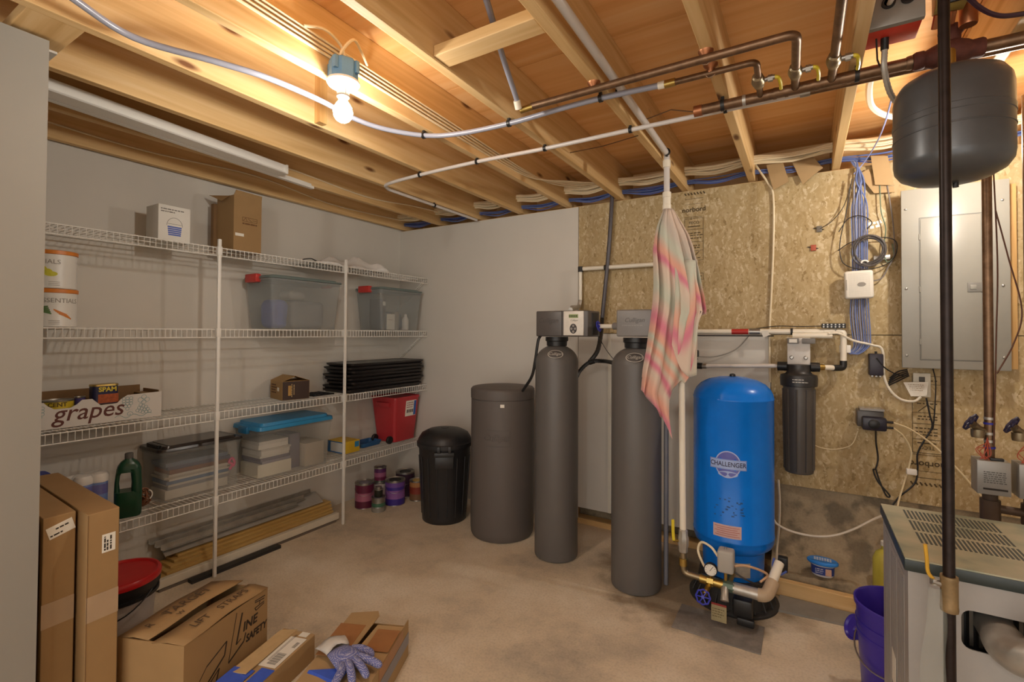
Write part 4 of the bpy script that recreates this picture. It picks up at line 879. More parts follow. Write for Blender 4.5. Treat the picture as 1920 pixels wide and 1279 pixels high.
# head one
MB().rbox(1.862, 2.225, -.66, -.46, 1.428, 1.592, .008, 3).build('control_head', HD, s1)
MB().rbox(1.872, 2.05, -.668, -.655, 1.432, 1.588, .005, 2).build('cover_panel', HD, s1)
MB().rbox(2.062, 2.198, -.667, -.655, 1.436, 1.588, .003, 2).build('keypad_plate', mat('#d6d0c6', .4), s1)
M = FY((2.13, -.667, 1.512))
MB().box(2.10, 2.162, -.6676, -.6668, 1.545, 1.568).build('lcd', mat('#8a9a6a', .25), s1, smooth=False)
fk = lambda x, y, d: (2.13 + x, -.6672 - d, 1.478 + y)
disc(fk, .024, .031, 28).build('keypad_oval', mat('#3c3838', .4), s1)
for dx, dy in ((-.012, 0), (.012, 0), (0, .018), (0, -.018)): disc(lambda x, y, d: fk(x + dx, y + dy, d + .001), .0075, .0075, 14).build('button', mat('#8d8884', .4), s1)
pm = MB()
for k in range(5): line(pm, (-.03 + .012 * k, .045), (-.022 + .012 * k, .045), .007, M @ Matrix.Translation((0, 0, .0008)))
pm.build('lcd_digits', INK, s1, smooth=False)
text('Culligan', .016, GRY, s1, M @ Matrix.Translation((.005, .018, 0)), shear=.3)
text('Culligan', .045, mat('#47423f', .5), s1, FY((1.955, -.668, 1.53)), shear=.3)
MB().rbox(2.205, 2.232, -.60, -.50, 1.44, 1.58, .004).build('side_cover', BLACKM, s1)
# head two
s2 = softener((2.523, -.654), 'pale headed grey water softener tank partly behind the hanging towel', None, False)
MB().rbox(2.44, 2.655, -.765, -.56, 1.432, 1.585, .010, 3).build('control_head', HD2, s2)
text('Culligan', .036, mat('#5d5a58', .5), s2, FY((2.545, -.7655, 1.525)), shear=.3)
greek(FY((2.545, -.7655, 1.495)), [(-.07, .05, 0)], mat('#8f8c88', .5), s2, .006)
MB().tube([(2.680, -.60, .02), (2.682, -.60, 1.43)], .013, 10).build('drain_tube', mat('#6f7078', .45), s2)
MB().tube([(2.682, -.60, 1.43), (2.655, -.61, 1.47)], .011, 8).build('drain_elbow', BLACK, s2)
# hoses and pipes of the softeners
single('black_hose', MB().tube(bez([(1.873, -.60, 1.44), (1.858, -.62, 1.40), (1.838, -.62, 1.28), (1.80, -.60, 1.16), (1.70, -.55, 1.05)], 6), .010, 8), BLACK, 'black hose from the first control head down to the salt tank', 'hose', (1.86, -.6, 1.42))
single('white_wire', MB().tube(bez([(1.86, -.55, 1.56), (1.77, -.30, 1.58), (1.72, -.12, 1.50), (1.735, -.05, 1.38), (1.80, -.02, 1.28), (1.86, -.02, 1.22)], 6), .0028, 6), CABLEW, 'thin pale wire looping from first control head to the wall', 'wire', (1.86, -.55, 1.56))
t = thing('pvc_pipe', 'cream pipe running across the board then down to first softener', 'pipe', (1.91, -.045, 1.94))
MB().tube([(1.93, -.04, 1.937), (2.75, -.04, 1.933)], .0155, 12).build('horizontal_run', PVC, t); MB().tube([(1.908, -.04, 1.92), (1.908, -.04, 1.70)], .014, 12).build('drop', PVC, t)
MB().lathe([(.0, -.02), (.02, -.02), (.02, .02), (0, .02)], (1.910, -.04, 1.935), 16).build('elbow', BLACKM, t)
MB().tube([(1.908, -.04, 1.70), (1.908, -.06, 1.655), (1.93, -.2, 1.63), (2.0, -.42, 1.61)], .015, 10).build('valve_tail', GALV, t); MB().tube([(1.87, -.12, 1.64), (1.93, -.13, 1.64)], .018, 10).build('union', GALV, t)
MB().tube([(2.10, -.04, 1.936), (2.115, -.04, 1.936)], .020, 12).build('strap', BLACK, t)
t = thing('drain_pipe', 'black drain pipe hanging down the strand board between the softeners', 'pipe', (2.155, -.05, 2.44))
MB().tube(bez([(2.16, -.05, 2.50), (2.158, -.05, 2.40), (2.132, -.05, 2.02), (2.09, -.06, 1.56)], 6), .0145, 10).build('upper_pipe', mat('#4a464c', .35), t)
zs = [];  P_ = bez([(2.09, -.06, 1.56), (2.115, -.15, 1.45), (2.14, -.28, 1.33), (2.10, -.33, 1.25)], 10)
MB().tube(P_, [.015 + .0015 * (k % 2) for k in range(len(P_))], 8).build('corrugated_hose', BLACK, t)
P_ = bez([(2.03, -.40, 1.14), (2.05, -.36, 1.20), (2.11, -.33, 1.255), (2.19, -.32, 1.262), (2.27, -.38, 1.26), (2.36, -.48, 1.25)], 10)
MB().tube(P_, [.013 + .0015 * (k % 2) for k in range(len(P_))], 8).build('loop_hose', BLACK, t); MB().tube([(2.10, -.33, 1.25), (2.135, -.33, 1.262)], .019, 10).build('hose_tee', BLACK, t)
t = thing('bypass_pipe', 'cream pipe with blue hand wheel linking the two softener heads', 'pipe', (2.25, -.5, 1.49))
MB().tube([(2.225, -.50, 1.495), (2.36, -.52, 1.495)], .014, 12).build('tube', PVC, t); MB().tube([(2.34, -.52, 1.495), (2.44, -.55, 1.50)], .022, 12).build('union', HD2, t)
Mw = Matrix.Translation((2.24, -.52, 1.495)) @ Matrix.Rotation(math.radians(75), 4, 'Y')
def wheel(M, R_, m, parent, spokes=6, name='hand_wheel'):
    mb = MB().tube([M @ Vector(((R_ + .002 * math.cos(8 * a)) * math.cos(a), (R_ + .002 * math.cos(8 * a)) * math.sin(a), 0)) for a in [2 * math.pi * k / 32 for k in range(32)]], R_ * .13, 6, closed=True)
    for k in range(spokes):
        a = 2 * math.pi * k / spokes; mb.tube([M @ Vector((0, 0, 0)), M @ Vector((R_ * math.cos(a), R_ * math.sin(a), 0))], R_ * .1, 5)
    mb.tube([M @ Vector((0, 0, -R_ * .2)), M @ Vector((0, 0, R_ * .25))], R_ * .25, 8); return mb.build(name, m, parent)
KB = mat('#3238a8', .45, var=.08); wheel(Mw, .032, KB, t)
single('white_wire', MB().tube(bez([(2.21, -.47, 1.44), (2.24, -.30, 1.30), (2.33, -.2, 1.18), (2.42, -.1, 1.1)], 5), .0022, 5), CABLEK, 'thin dark wire drooping behind the first control head', 'wire', (2.21, -.47, 1.44))

# ---------------------------------------------------------------- towel
def interp(tab, x):
    if x <= tab[0][0]: return tab[0][1]
    for (a, b), (c, d) in zip(tab, tab[1:]):
        if x <= c: return b + (d - b) * (x - a) / (c - a)
    return tab[-1][1]
# half widths (metres, left / right of the pipe) against drop below the knot, and hem length round the cloth
LT = [(0, -.022), (.09, -.062), (.15, -.080), (.23, -.096), (.42, -.106), (.56, -.120), (.78, -.148), (.88, -.166), (1.00, -.178), (1.08, -.148), (1.16, -.088), (1.24, -.045)]
RT = [(0, .024), (.09, .066), (.15, .092), (.23, .108), (.42, .130), (.58, .152), (.62, .128), (.78, .112), (.93, .092), (1.00, .034), (1.08, .02), (1.16, -.012), (1.24, -.032)]
HEM = [(-1, .99), (-.75, 1.05), (-.45, 1.12), (-.15, 1.22), (.0, 1.23), (.15, 1.12), (.30, .98), (.45, .93), (.6, .95), (.72, .80), (.85, .62), (1, .585)]
ax = Vector((math.cos(YAW), math.sin(YAW), 0)); tw = Vector((math.sin(YAW), -math.cos(YAW), 0))
def towel():
    vs, fs, uvs = [], [], []; nt_, nv = 120, 44
    for i in range(nt_):
        th = 2 * math.pi * i / nt_; s = math.cos(th); back = math.sin(th) < 0
        hem = interp(HEM, s) * (.93 if back else 1.0)
        for j in range(nv + 1):
            v = j / nv; drop = hem * v; L = interp(LT, drop); R_ = interp(RT, drop)
            lat = (L + R_) / 2 + (R_ - L) / 2 * s
            open_ = min(1, drop / .35); hd = .016 + .034 * open_
            fold = (.006 + .022 * open_) * math.sin(th * 9 + 1.2 * math.sin(drop * 3)) * (.7 + .3 * math.sin(th * 3)) + .012 * open_ * math.sin(th * 4 + drop * 5)
            dep = hd * math.sin(th) + fold * (.6 if back else 1)
            fwd = .02 + .125 * min(1, drop / .5)
            p = Vector((2.706, -.69, 2.14 - drop)) + ax * lat + tw * (fwd + dep)
            vs.append(p); uvs.append((s, drop))
    m = nv + 1
    for i in range(nt_):
        k = (i + 1) % nt_
        for j in range(nv): fs.append((i * m + j, k * m + j, k * m + j + 1, i * m + j + 1))
    mb = MB().add(vs, [tuple(reversed(f)) for f in fs]); o = mb.build('towel', None, None, angle=80)
    ul = o.data.uv_layers.new(name='weave')
    for lp in o.data.loops: ul.data[lp.index].uv = uvs[lp.vertex_index]
    return o
tw_o = towel(); shift_to(tw_o, (2.706, -.72, 2.14))
m, nt, b = newmat('striped_towel')
uv = nd(nt, 'ShaderNodeUVMap'); uv.uv_map = 'weave'; sp = nd(nt, 'ShaderNodeSeparateXYZ'); nt.links.new(uv.outputs[0], sp.inputs[0])
ma = nd(nt, 'ShaderNodeMath', operation='MULTIPLY_ADD'); nt.links.new(sp.outputs[0], ma.inputs[0]); ma.inputs[1].default_value = -.16; nt.links.new(sp.outputs[1], ma.inputs[2])
mg = nd(nt, 'ShaderNodeMath', operation='DIVIDE'); nt.links.new(ma.outputs[0], mg.inputs[0]); mg.inputs[1].default_value = 1.5
BE, PK, PE, AQ, GY = '#d0bcac', '#cf7c90', '#d9a490', '#bdc0b0', '#c0b4a8'
rp = ramp(nt, [(0, BE), (.10, GY), (.17, AQ), (.235, PE), (.262, PK), (.30, BE), (.40, AQ), (.44, BE), (.505, PK), (.55, PE), (.572, AQ), (.60, PE), (.622, BE), (.645, PK), (.672, BE), (.735, PE), (.79, PK), (.85, BE)], 'CONSTANT')
rp.color_ramp.interpolation = 'EASE'
nt.links.new(mg.outputs[0], rp.inputs[0]); nt.links.new(rp.outputs[0], b.inputs['Base Color']); b.inputs['Roughness'].default_value = .9; b.inputs['Sheen Weight'].default_value = .2
nz = nd(nt, 'ShaderNodeTexNoise'); nz.inputs['Scale'].default_value = 260; addbump(nt, b, nz.outputs['Fac'], .25, .001)
tw_o.data.materials.append(m); so = tw_o.modifiers.new('solid', 'SOLIDIFY'); so.thickness = .003
# loose front corner of the towel folded over itself
vs, fs, uvs = [], [], []; nu, nv = 30, 30
for i in range(nu + 1):
    u = i / nu
    for j in range(nv + 1):
        v = j / nv; top = .30; hem = .80 + .10 * u + .05 * math.sin(u * 3.1) - .16 * max(0, .35 - u); drop = top + (hem - top) * v
        lat = -.005 - .035 * v + (.115 + .015 * v) * u
        p = Vector((2.706, -.69, 2.14 - drop)) + ax * lat + tw * (.02 + .125 * min(1, drop / .5) + .050 + .030 * v * math.sin(u * math.pi) + .010 * math.sin(u * 11 + v * 2))
        vs.append(p); uvs.append((.9, .28 + .30 * v + .12 * u))
for i in range(nu):
    for j in range(nv): fs.append((i * (nv + 1) + j, i * (nv + 1) + j + 1, (i + 1) * (nv + 1) + j + 1, (i + 1) * (nv + 1) + j))
ff = MB().add(vs, fs).build('front_fold', m, tw_o, angle=80); ul = ff.data.uv_layers.new(name='weave')
for lp in ff.data.loops: ul.data[lp.index].uv = uvs[lp.vertex_index]
so = ff.modifiers.new('solid', 'SOLIDIFY'); so.thickness = .003
tag(tw_o, 'pink and beige striped towel hanging gathered from the white pipe', 'towel')

# ---------------------------------------------------------------- blue pressure tank
pc_ = (3.018, -.496); R0 = .204
pt = thing('pressure_tank', 'tall bright blue pressure tank with oval emblem on black stand', 'tank', (*pc_, 0))
TB = mat('#0a72d8', .25, var=.05, spec=.3)
prof = [(0, .255), (.06, .258), (.12, .272), (.165, .292), (.195, .318), (R0, .345), (R0, .36), (R0 + .0015, .362), (R0 + .0015, .370), (R0, .372), (R0, 1.095), (R0 + .0015, 1.097), (R0 + .0015, 1.104), (R0, 1.106), (.200, 1.125), (.188, 1.15), (.165, 1.175), (.125, 1.197), (.07, 1.211), (0, 1.216)]
MB().lathe(prof, (*pc_, 0), 72).build('shell', TB, pt)
MB().lathe([(0, 0), (.016, 0), (.015, .012), (.006, .016), (0, .016)], (*pc_, 1.214), 16).build('top_cap', BLACK, pt)
MB().lathe([(.150, .13), (.152, .13), (.158, .30), (.154, .30)], (*pc_, 0), 48).build('skirt', TB, pt)
MB().lathe([(.0, 0), (.225, 0), (.226, .012), (.215, .018), (.192, .02), (.170, .15), (.15, .152), (0, .152)], (*pc_, 0), 48).build('stand', BLACKM, pt)
for k in range(20):
    a = 2 * math.pi * k / 20; MB().tube([(pc_[0] + .21 * math.cos(a), pc_[1] + .21 * math.sin(a), .02), (pc_[0] + .185 * math.cos(a), pc_[1] + .185 * math.sin(a), .075)], .004, 5).build('stand_rib', BLACKM, pt)
ap = math.degrees(math.atan2(-3.4357 - pc_[1], 3.362 - pc_[0])); fp = oncyl(pc_, R0, ap - 6.5, 0)
disc(lambda x, y, d: fp(x, y + .772, d), .063, .070, 36, .0012).build('emblem_oval', mat('#5a5fae', .35), pt); disc(lambda x, y, d: fp(x, y + .772, d + .001), .063, .070, 36, .0010, .92).build('emblem_rim', mat('#a9b4da', .35), pt)
patch(lambda x, y, d: fp(x, y + .772, d + .0012), .178, .052, 12, .001).build('emblem_bar', mat('#7f94cc', .35), pt); patch(lambda x, y, d: fp(x, y + .772, d + .002), .168, .044, 12, .0006).build('emblem_bar_inner', mat('#9db0dc', .35), pt)
disc(lambda x, y, d: fp(x, y + .722, d + .0009), .048, .016, 24, .0004).build('emblem_lower_oval', mat('#9db0dc', .35), pt)  # pale oval low on the emblem
text('CHALLENGER', .034, mat('#26264a', .4), pt, fn=lambda x, y, d: fp(x * .82, y + .772, d + .0024), bold=.0004)
patch(lambda x, y, d: fp(x - .005, y + .425, d), .138, .066, 10).build('warning_label', mat('#c9a7a2', .5), pt)
for k in range(5): patch(lambda x, y, d: fp(x - .005, y + .447 - .011 * k, d + .0006), .12 - .02 * (k % 2), .003, 8).build('label_line', mat('#b0655c', .5), pt)
fp2 = oncyl(pc_, .155, ap + 16, 0); patch(lambda x, y, d: fp2(x, y + .215, d + .002), .085, .075, 6).build('spec_label', mat('#a39b8e', .5, var=.15, scale=60), pt)
# smudges of wear on the shell
rnd = random.Random(2); mb = MB()
for k in range(26):
    x, y, w, h = rnd.uniform(-.07, .08), rnd.uniform(.50, .60), rnd.uniform(.004, .016), rnd.uniform(.003, .008); q = patch(lambda xx, yy, d: fp(xx + x, yy + y, d), w, h, 2, .0003); mb.add(q.v, q.f)
mb.build('scuff_marks', mat('#174a86', .5, var=.2), pt)
# pipework in front of the tank
wp = thing('well_pipework', 'brass and galvanised pipe fittings with gauge in front of blue tank', 'pipes', (2.95, -.80, .0))
MB().tube([(2.800, -.765, 1.42), (2.815, -.80, .40)], .0165, 12).build('white_riser', PVC, wp)
MB().lathe([(.018, .06), (.023, .055), (.024, .03), (.028, .02), (.028, -.02), (.024, -.03), (.023, -.055), (.018, -.06)], (2.816, -.80, .37), 8).build('ball_valve', GALV, wp, angle=30)
MB().tube([(2.80, -.81, .372), (2.775, -.83, .372)], .008, 8).build('valve_stem', BRASS, wp); MB().tube(bez([(2.775, -.83, .375), (2.772, -.832, .42), (2.771, -.832, .48)], 4), .008, 8).build('yellow_handle', YEL, wp)
MB().tube(bend((2.816, -.80, .33), (2.818, -.80, .205), (2.935, -.80, .20), .03), .0165, 12).build('elbow_pipe', BRONZE, wp)
MB().lathe([(.017, -.02), (.022, -.018), (.022, .018), (.017, .02)], (2.817, -.80, .262), 16).build('elbow_collar', BRASS, wp)
MB().tube([(2.90, -.80, .20), (3.02, -.80, .195)], .023, 12).tube([(2.935, -.80, .198), (2.965, -.80, .198)], .029, 8).build('brass_tee', BRASS, wp)
MB().tube([(3.01, -.80, .195), (3.06, -.80, .193)], .028, 8).build('green_union', mat('#5a6a5c', .5, .5, var=.2), wp); MB().tube([(3.055, -.80, .193), (3.18, -.80, .19)], .027, 16).build('grey_pipe', GALV, wp)
MB().tube(bend((3.165, -.80, .19), (3.20, -.80, .19), (3.225, -.73, .235), .03), .030, 16).build('elbow', mat('#b09a7e', .5, var=.12), wp)
MB().tube([(3.212, -.76, .215), (3.250, -.655, .305)], .0225, 14).build('white_return', PVC, wp)
MB().tube([(3.03, -.80, .20), (3.035, -.72, .215), (3.03, -.64, .22)], .018, 10).build('tank_nipple', BRASS, wp)
sw = MB().rbox(2.985, 3.06, -.835, -.765, .265, .375, .012, 3).build('pressure_switch', mat('#a9a39a', .5, var=.04), wp); MB().tube([(3.02, -.80, .265), (3.02, -.80, .21)], .008, 8).build('switch_stem', BRASS, sw); MB().lathe([(0, 0), (.006, 0), (.005, .01), (0, .012)], (3.02, -.80, .374), 10).build('cover_nut', STEEL, sw)
Mg = Matrix.Translation((2.955, -.825, .268)) @ Matrix.Rotation(math.radians(90), 4, 'X')
g = MB().lathe([(0, -.012), (.030, -.012), (.032, -.008), (.032, .010), (.029, .012), (.0285, .009), (0, .009)], (0, 0, 0), 28, Mg).build('pressure_gauge', BLACKM, wp)
MB().lathe([(0, .0095), (.028, .0095), (.028, .0105), (0, .0105)], (0, 0, 0), 28, Mg).build('dial', PAPER, g); pm = MB(); Md = FY((2.955, -.8355, .268)); line(pm, (-.004, -.006), (.012, .018), .002, Md)
for k in range(9):
    a = math.radians(-40 + 32.5 * k); line(pm, (.020 * math.cos(a), .020 * math.sin(a)), (.025 * math.cos(a), .025 * math.sin(a)), .0015, Md)
pm.build('dial_marks', INK, g, smooth=False); MB().tube([(2.955, -.82, .237), (2.952, -.805, .21)], .007, 8).build('gauge_stem', BRASS, g)
wheel(Matrix.Translation((2.928, -.885, .150)) @ Matrix.Rotation(math.radians(70), 4, 'X'), .032, KB, wp); MB().tube([(2.945, -.81, .18), (2.93, -.875, .153)], .013, 8).build('drain_cock', BRASS, wp)
MB().tube([(3.018, -.81, .19), (3.022, -.848, .172), (3.024, -.866, .148)], [.019, .017, .020], 10).build('relief_valve', GALV, wp)
MB().box(2.96, 3.03, -.846, -.843, .03, .115).build('paper_tag', mat('#978a66', .6, var=.12, scale=40), wp, smooth=False); MB().box(2.96, 3.03, -.847, -.8435, .108, .117).build('red_stripe', mat('#8a2a24', .6), wp, smooth=False); greek(FY((2.995, -.8465, .07)), [(-.03, .025, .02), (-.03, .02, .008), (-.03, .025, -.004), (-.03, .01, -.016)], mat('#6a5a3a', .6), wp, .004)
MB().tube(bez([(2.985, -.80, .33), (2.95, -.79, .365), (2.90, -.77, .37), (2.885, -.77, .32), (2.92, -.80, .265), (2.94, -.81, .26)], 6), .006, 8).build('sensor_cable', CABLEW, wp)
MB().tube(bez([(3.06, -.80, .30), (3.10, -.78, .305), (3.16, -.74, .285), (3.20, -.70, .25), (3.17, -.74, .225)], 6), .006, 8).build('motor_cable', mat('#c9a27e', .5), wp)
MB().tube(bez([(3.06, -.80, .27), (3.12, -.80, .245), (3.19, -.75, .21)], 5), .004, 6).build('thin_cable', CABLEK, wp)
MB().rbox(3.05, 3.14, -.80, -.725, .05, .14, .012).rbox(3.07, 3.15, -.815, -.79, .022, .06, .008).build('pump_controls', BLACK, wp)

# ================================================================ WALL MOUNTED EQUIPMENT
t = thing('feed_pipe', 'cream pipe along the strand board edge with red tag and elbow', 'pipe', (2.7, -.06, 1.465))
MB().tube([(2.66, -.06, 1.464), (3.50, -.06, 1.467)], .0165, 12).build('main_run', PVC, t)
MB().tube([(3.30, -.085, 1.442), (3.50, -.085, 1.444)], .0165, 12).build('lower_run', PVC, t)
MB().tube(bend((3.46, -.062, 1.468), (3.555, -.062, 1.468), (3.553, -.062, 1.285), .02), .0165, 12).build('drop', PVC, t)
MB().tube([(2.963, -.06, 1.465), (3.06, -.06, 1.466)], .0172, 12).build('red_tag', mat('#b02a24', .5), t)
MB().tube([(3.065, -.06, 1.466), (3.125, -.06, 1.466)], .021, 12).build('steel_union', STEEL, t); MB().tube([(3.29, -.06, 1.467), (3.302, -.06, 1.467)], .02, 12).build('clamp', BLACKM, t)
MB().tube(bend((3.553, -.062, 1.30), (3.553, -.062, 1.258), (3.50, -.10, 1.258), .02), .018, 12).build('black_elbow', BLACK, t)
MB().tube([(3.505, -.098, 1.259), (3.44, -.145, 1.262)], .015, 12).build('stub', PVC, t); MB().tube([(3.455, -.135, 1.262), (3.43, -.15, 1.262)], .0175, 12).build('brass_ring', BRASS, t)
MB().tube([(2.66, -.05, 1.438), (3.20, -.05, 1.440)], .004, 6).build('black_cord', BLACK, t)
MB().tube(bez([(3.10, -.06, 1.485), (3.22, -.065, 1.50), (3.34, -.07, 1.497), (3.45, -.065, 1.50)], 5), .0028, 5).build('thin_cord', CABLEK, t)
MB().add([(3.13, -.085, 1.47), (3.17, -.088, 1.475), (3.18, -.09, 1.445), (3.145, -.085, 1.43)] + [(3.13, -.083, 1.47), (3.17, -.086, 1.475), (3.18, -.088, 1.445), (3.145, -.083, 1.43)], [(3, 2, 1, 0), (4, 5, 6, 7), (0, 1, 5, 4), (1, 2, 6, 5), (2, 3, 7, 6), (3, 0, 4, 7)]).build('paper_tag', PAPER, t, smooth=False)
t = thing('supply_pipe', 'slim white pipe into the left side of the black filter', 'pipe', (2.8, -.15, 1.25)); MB().tube([(2.80, -.15, 1.243), (3.225, -.155, 1.262)], .0125, 12).build('tube', PEXW, t); MB().tube([(2.795, -.15, 1.243), (2.825, -.15, 1.244)], .016, 12).build('ferrule', STEEL, t)
t = thing('check_valve_housing', 'black plastic valve housing just right of the towel', 'valve', (2.735, -.15, 1.22))
MB().lathe([(0, -.07), (.03, -.07), (.034, -.06), (.034, .02), (.045, .022), (.045, .06), (.04, .066), (0, .068)], (2.735, -.15, 1.28), 24).build('housing', BLACK, t); MB().tube([(2.735, -.15, 1.245), (2.80, -.15, 1.244)], .02, 12).build('outlet', BLACK, t); MB().rbox(2.70, 2.78, -.2, -.18, 1.285, 1.295, .002).build('label_strip', mat('#6a6764', .5), t)
single('grey_lead', MB().tube(bez([(2.69, -.1, 1.43), (2.695, -.09, 1.36), (2.72, -.08, 1.31), (2.85, -.03, 1.30), (2.98, -.02, 1.35), (3.06, -.03, 1.44)], 6), .003, 6), mat('#8f8a82', .5), 'thin grey lead looping on the white panel beside the towel', 'wire', (2.69, -.1, 1.43))

# whole house filter
fc_ = (3.332, -.165)
t = thing('water_filter', 'tall black ribbed water filter canister hung from white wall bracket', 'filter', (*fc_, .65))
FB = mat('#4e4945', .38, var=.05)
MB().lathe([(0, 0), (.066, 0), (.072, .004), (.074, .02), (.080, .47), (.080, .505), (0, .505)], (*fc_, .652), 40).build('sump', FB, t)
for k in range(10):
    a = 2 * math.pi * k / 10 + .2; MB().tube([(fc_[0] + .075 * math.cos(a), fc_[1] + .075 * math.sin(a), .67), (fc_[0] + .081 * math.cos(a), fc_[1] + .081 * math.sin(a), 1.135)], .006, 6).build('rib', FB, t)
MB().lathe([(.085, 1.15), (.094, 1.153), (.096, 1.20), (.092, 1.215), (.07, 1.222), (.06, 1.235), (.06, 1.275), (0, 1.278)], (*fc_, 0), 40).build('filter_cap', mat('#2b2928', .4), t)
MB().tube([(3.225, -.155, 1.262), (3.275, -.16, 1.262)], .027, 14).tube([(3.39, -.16, 1.262), (3.435, -.155, 1.262)], .027, 14).build('port', BLACK, t)
MB().rbox(3.275, 3.39, -.165, -.155, 1.275, 1.43, .002).box(3.275, 3.39, -.155, -.002, 1.42, 1.43).build('bracket', mat('#d2cdc6', .5), t)
for x in (3.297, 3.368): MB().lathe([(0, 0), (.011, 0), (.011, .004), (.007, .008), (0, .008)], (0, 0, 0), 12, Matrix.Translation((x, -.165, 1.315)) @ Matrix.Rotation(math.pi / 2, 4, 'X')).build('bolt', STEEL, t)
greek(FY((3.332, -.262, 1.185)), [(-.03, .03, .008), (-.03, .045, -.006)], mat('#b8b2aa', .5), t, .005)
for x0, x1, wl in ((3.275, 3.335, True), (3.35, 3.415, False)):
    q = thing('sensor_module', 'grey sensor module with white label clipped to filter pipe' if wl else 'plain grey sensor module clipped to filter pipe', 'sensor', ((x0 + x1) / 2, -.13, 1.39)); MB().rbox(x0, x1, -.19, -.167, 1.397, 1.428, .003).build('case', mat('#6d6a66', .5), q)
    if wl: MB().box(x0 + .01, x1 - .01, -.1906, -.19, 1.402, 1.423).build('label', PAPER, q, smooth=False)
t = thing('terminal_strip', 'black terminal strip with silver dots on top of the pipe', 'terminal strip', (3.505, -.07, 1.48)); MB().rbox(3.447, 3.565, -.085, -.055, 1.487, 1.515, .004).build('strip', BLACK, t)
for k in range(6):
    for z in (1.495, 1.508): MB().lathe([(0, 0), (.0045, 0), (.0045, .002), (0, .002)], (0, 0, 0), 8, Matrix.Translation((3.458 + .019 * k, -.085, z)) @ Matrix.Rotation(math.pi / 2, 4, 'X')).build('terminal', STEEL, t)
MB().tube([(3.515, -.07, 1.488), (3.515, -.07, 1.455)], .008, 8).build('mount', STEEL, t)
single('white_cable', MB().tube(bez([(3.48, -.10, 1.455), (3.53, -.09, 1.457), (3.60, -.06, 1.417), (3.69, -.045, 1.392), (3.735, -.045, 1.365), (3.742, -.045, 1.22), (3.77, -.05, 1.14), (3.816, -.05, 1.095), (3.87, -.05, 1.09), (3.90, -.045, 1.115)], 6), .0065, 8), mat('#ded6c4', .45), 'white cable curving from the pipe past the black adapter to outlet', 'cable', (3.48, -.1, 1.455))
single('cream_cable', MB().tube(bez([(3.09, .0, 2.55), (3.115, -.018, 2.50), (3.17, -.012, 2.40), (3.197, -.010, 2.32), (3.198, -.010, 2.04), (3.185, -.010, 1.70), (3.175, -.010, 1.47), (3.176, -.010, 1.15)], 6), .0065, 8), CABLEW, 'cream cable stapled vertically down the strand board above the filter', 'cable', (3.19, -.01, 2.2))
for i, (x, z) in enumerate(((3.41, 1.974), (3.44, 2.085))):
    q = thing('pinned_scrap', ['small red scrap pinned to the strand board', 'small twisted wire tie pinned to the strand board'][i], 'scrap', (x, -.005, z)); MB().rbox(x - .014, x + .014, -.010, -.002, z - .018, z + .018, .002).build('scrap', mat('#a8523c', .7) if i == 0 else mat('#6a6258', .6), q); MB().tube([(x - .03, -.006, z + .008), (x + .025, -.008, z - .006)], .0025, 5).build('wire_end', CABLEK, q)
# cardboard flaps stuffed along the board top
def flap(poly, label, y=-.022):
    mb = MB(); n = len(poly); vs = [(x, y, z) for x, z in poly] + [(x, y + .004, z) for x, z in poly]
    mb.add(vs, [tuple(range(n)), tuple(reversed(range(n, 2 * n)))] + [(i, n + i, n + (i + 1) % n, (i + 1) % n) for i in range(n)])
    single('cardboard_scrap', mb, CARD_L, label, 'cardboard', (poly[0][0], y, poly[0][1]), 'cardboard scraps tucked above the board', smooth=False)
flap([(3.161, 2.512), (3.249, 2.53), (3.283, 2.392), (3.199, 2.35)][::-1], 'leftmost cardboard scrap tucked above the strand board', -.03)
flap([(3.298, 2.515), (3.393, 2.546), (3.46, 2.445), (3.40, 2.40), (3.356, 2.36)][::-1], 'diamond shaped cardboard scrap tucked above the strand board', -.03)
flap([(3.688, 2.47), (3.765, 2.455), (3.793, 2.285), (3.707, 2.30)][::-1], 'large upright cardboard scrap beside the grey hanging tank', -.045)
flap([(3.633, 2.379), (3.68, 2.40), (3.71, 2.30), (3.791, 2.286), (3.797, 2.25), (3.704, 2.257)][::-1], 'bent lower cardboard scrap behind the blue data cables', -.028)
# data cable bundle
rnd = random.Random(21)
for k in range(9):
    o = (k - 4) * .0085; y = -.03 - .006 * (k % 3); cm = [CABLEB, mat('#8f93a8', .5), mat('#6676a8', .5), CABLEK][(k * 2) % 4 if k % 4 == 3 else k % 3]
    top = 3.615 + (.02 if k % 2 else -.015); xo = o * (.9 if k % 2 else -.4)
    pts = [(3.55 + .03 * (k % 4), .02, 2.49), (3.60 + .01 * (k % 3), -.02, 2.46), (3.63 + xo * .3, y, 2.40), (3.635 + xo, y, 2.33), (3.635 + o * 1.0, y, 2.20), (3.635 + o, y, 1.98), (3.635 + o, y, 1.75), (3.632 + o * 1.25, y, 1.58), (3.630 + o * 1.2 + .01, y, 1.45), (3.635 + o + .005, y - .004, 1.385), (3.60 + o * .6, y - .008, 1.345 - .003 * (k % 3)), (3.575, y - .008, 1.37)]
    single('data_cable', MB().tube(bez(pts, 6), .0036, 6), cm, 'one of the blue grey data cables bundled down behind the white router', 'cable', pts[3], 'data cables behind the router')
single('white_plug', MB().rbox(3.535, 3.59, -.055, -.03, 1.345, 1.39, .004), WHITE, 'white plug block at the bottom end of the data cables', 'plug', (3.56, -.04, 1.345))
mb = MB()
for k in range(6):
    cc = Vector((3.672 + .004 * (k % 3), -.062 - .004 * (k % 2), 1.935 - .003 * k)); R_ = .066 + .0045 * (k % 4)
    mb.tube([cc + Vector((R_ * math.cos(a) * .98, .004 * math.sin(3 * a + k), R_ * 1.12 * math.sin(a))) for a in [2 * math.pi * q / 36 for q in range(36)]], .0042, 6, closed=True)
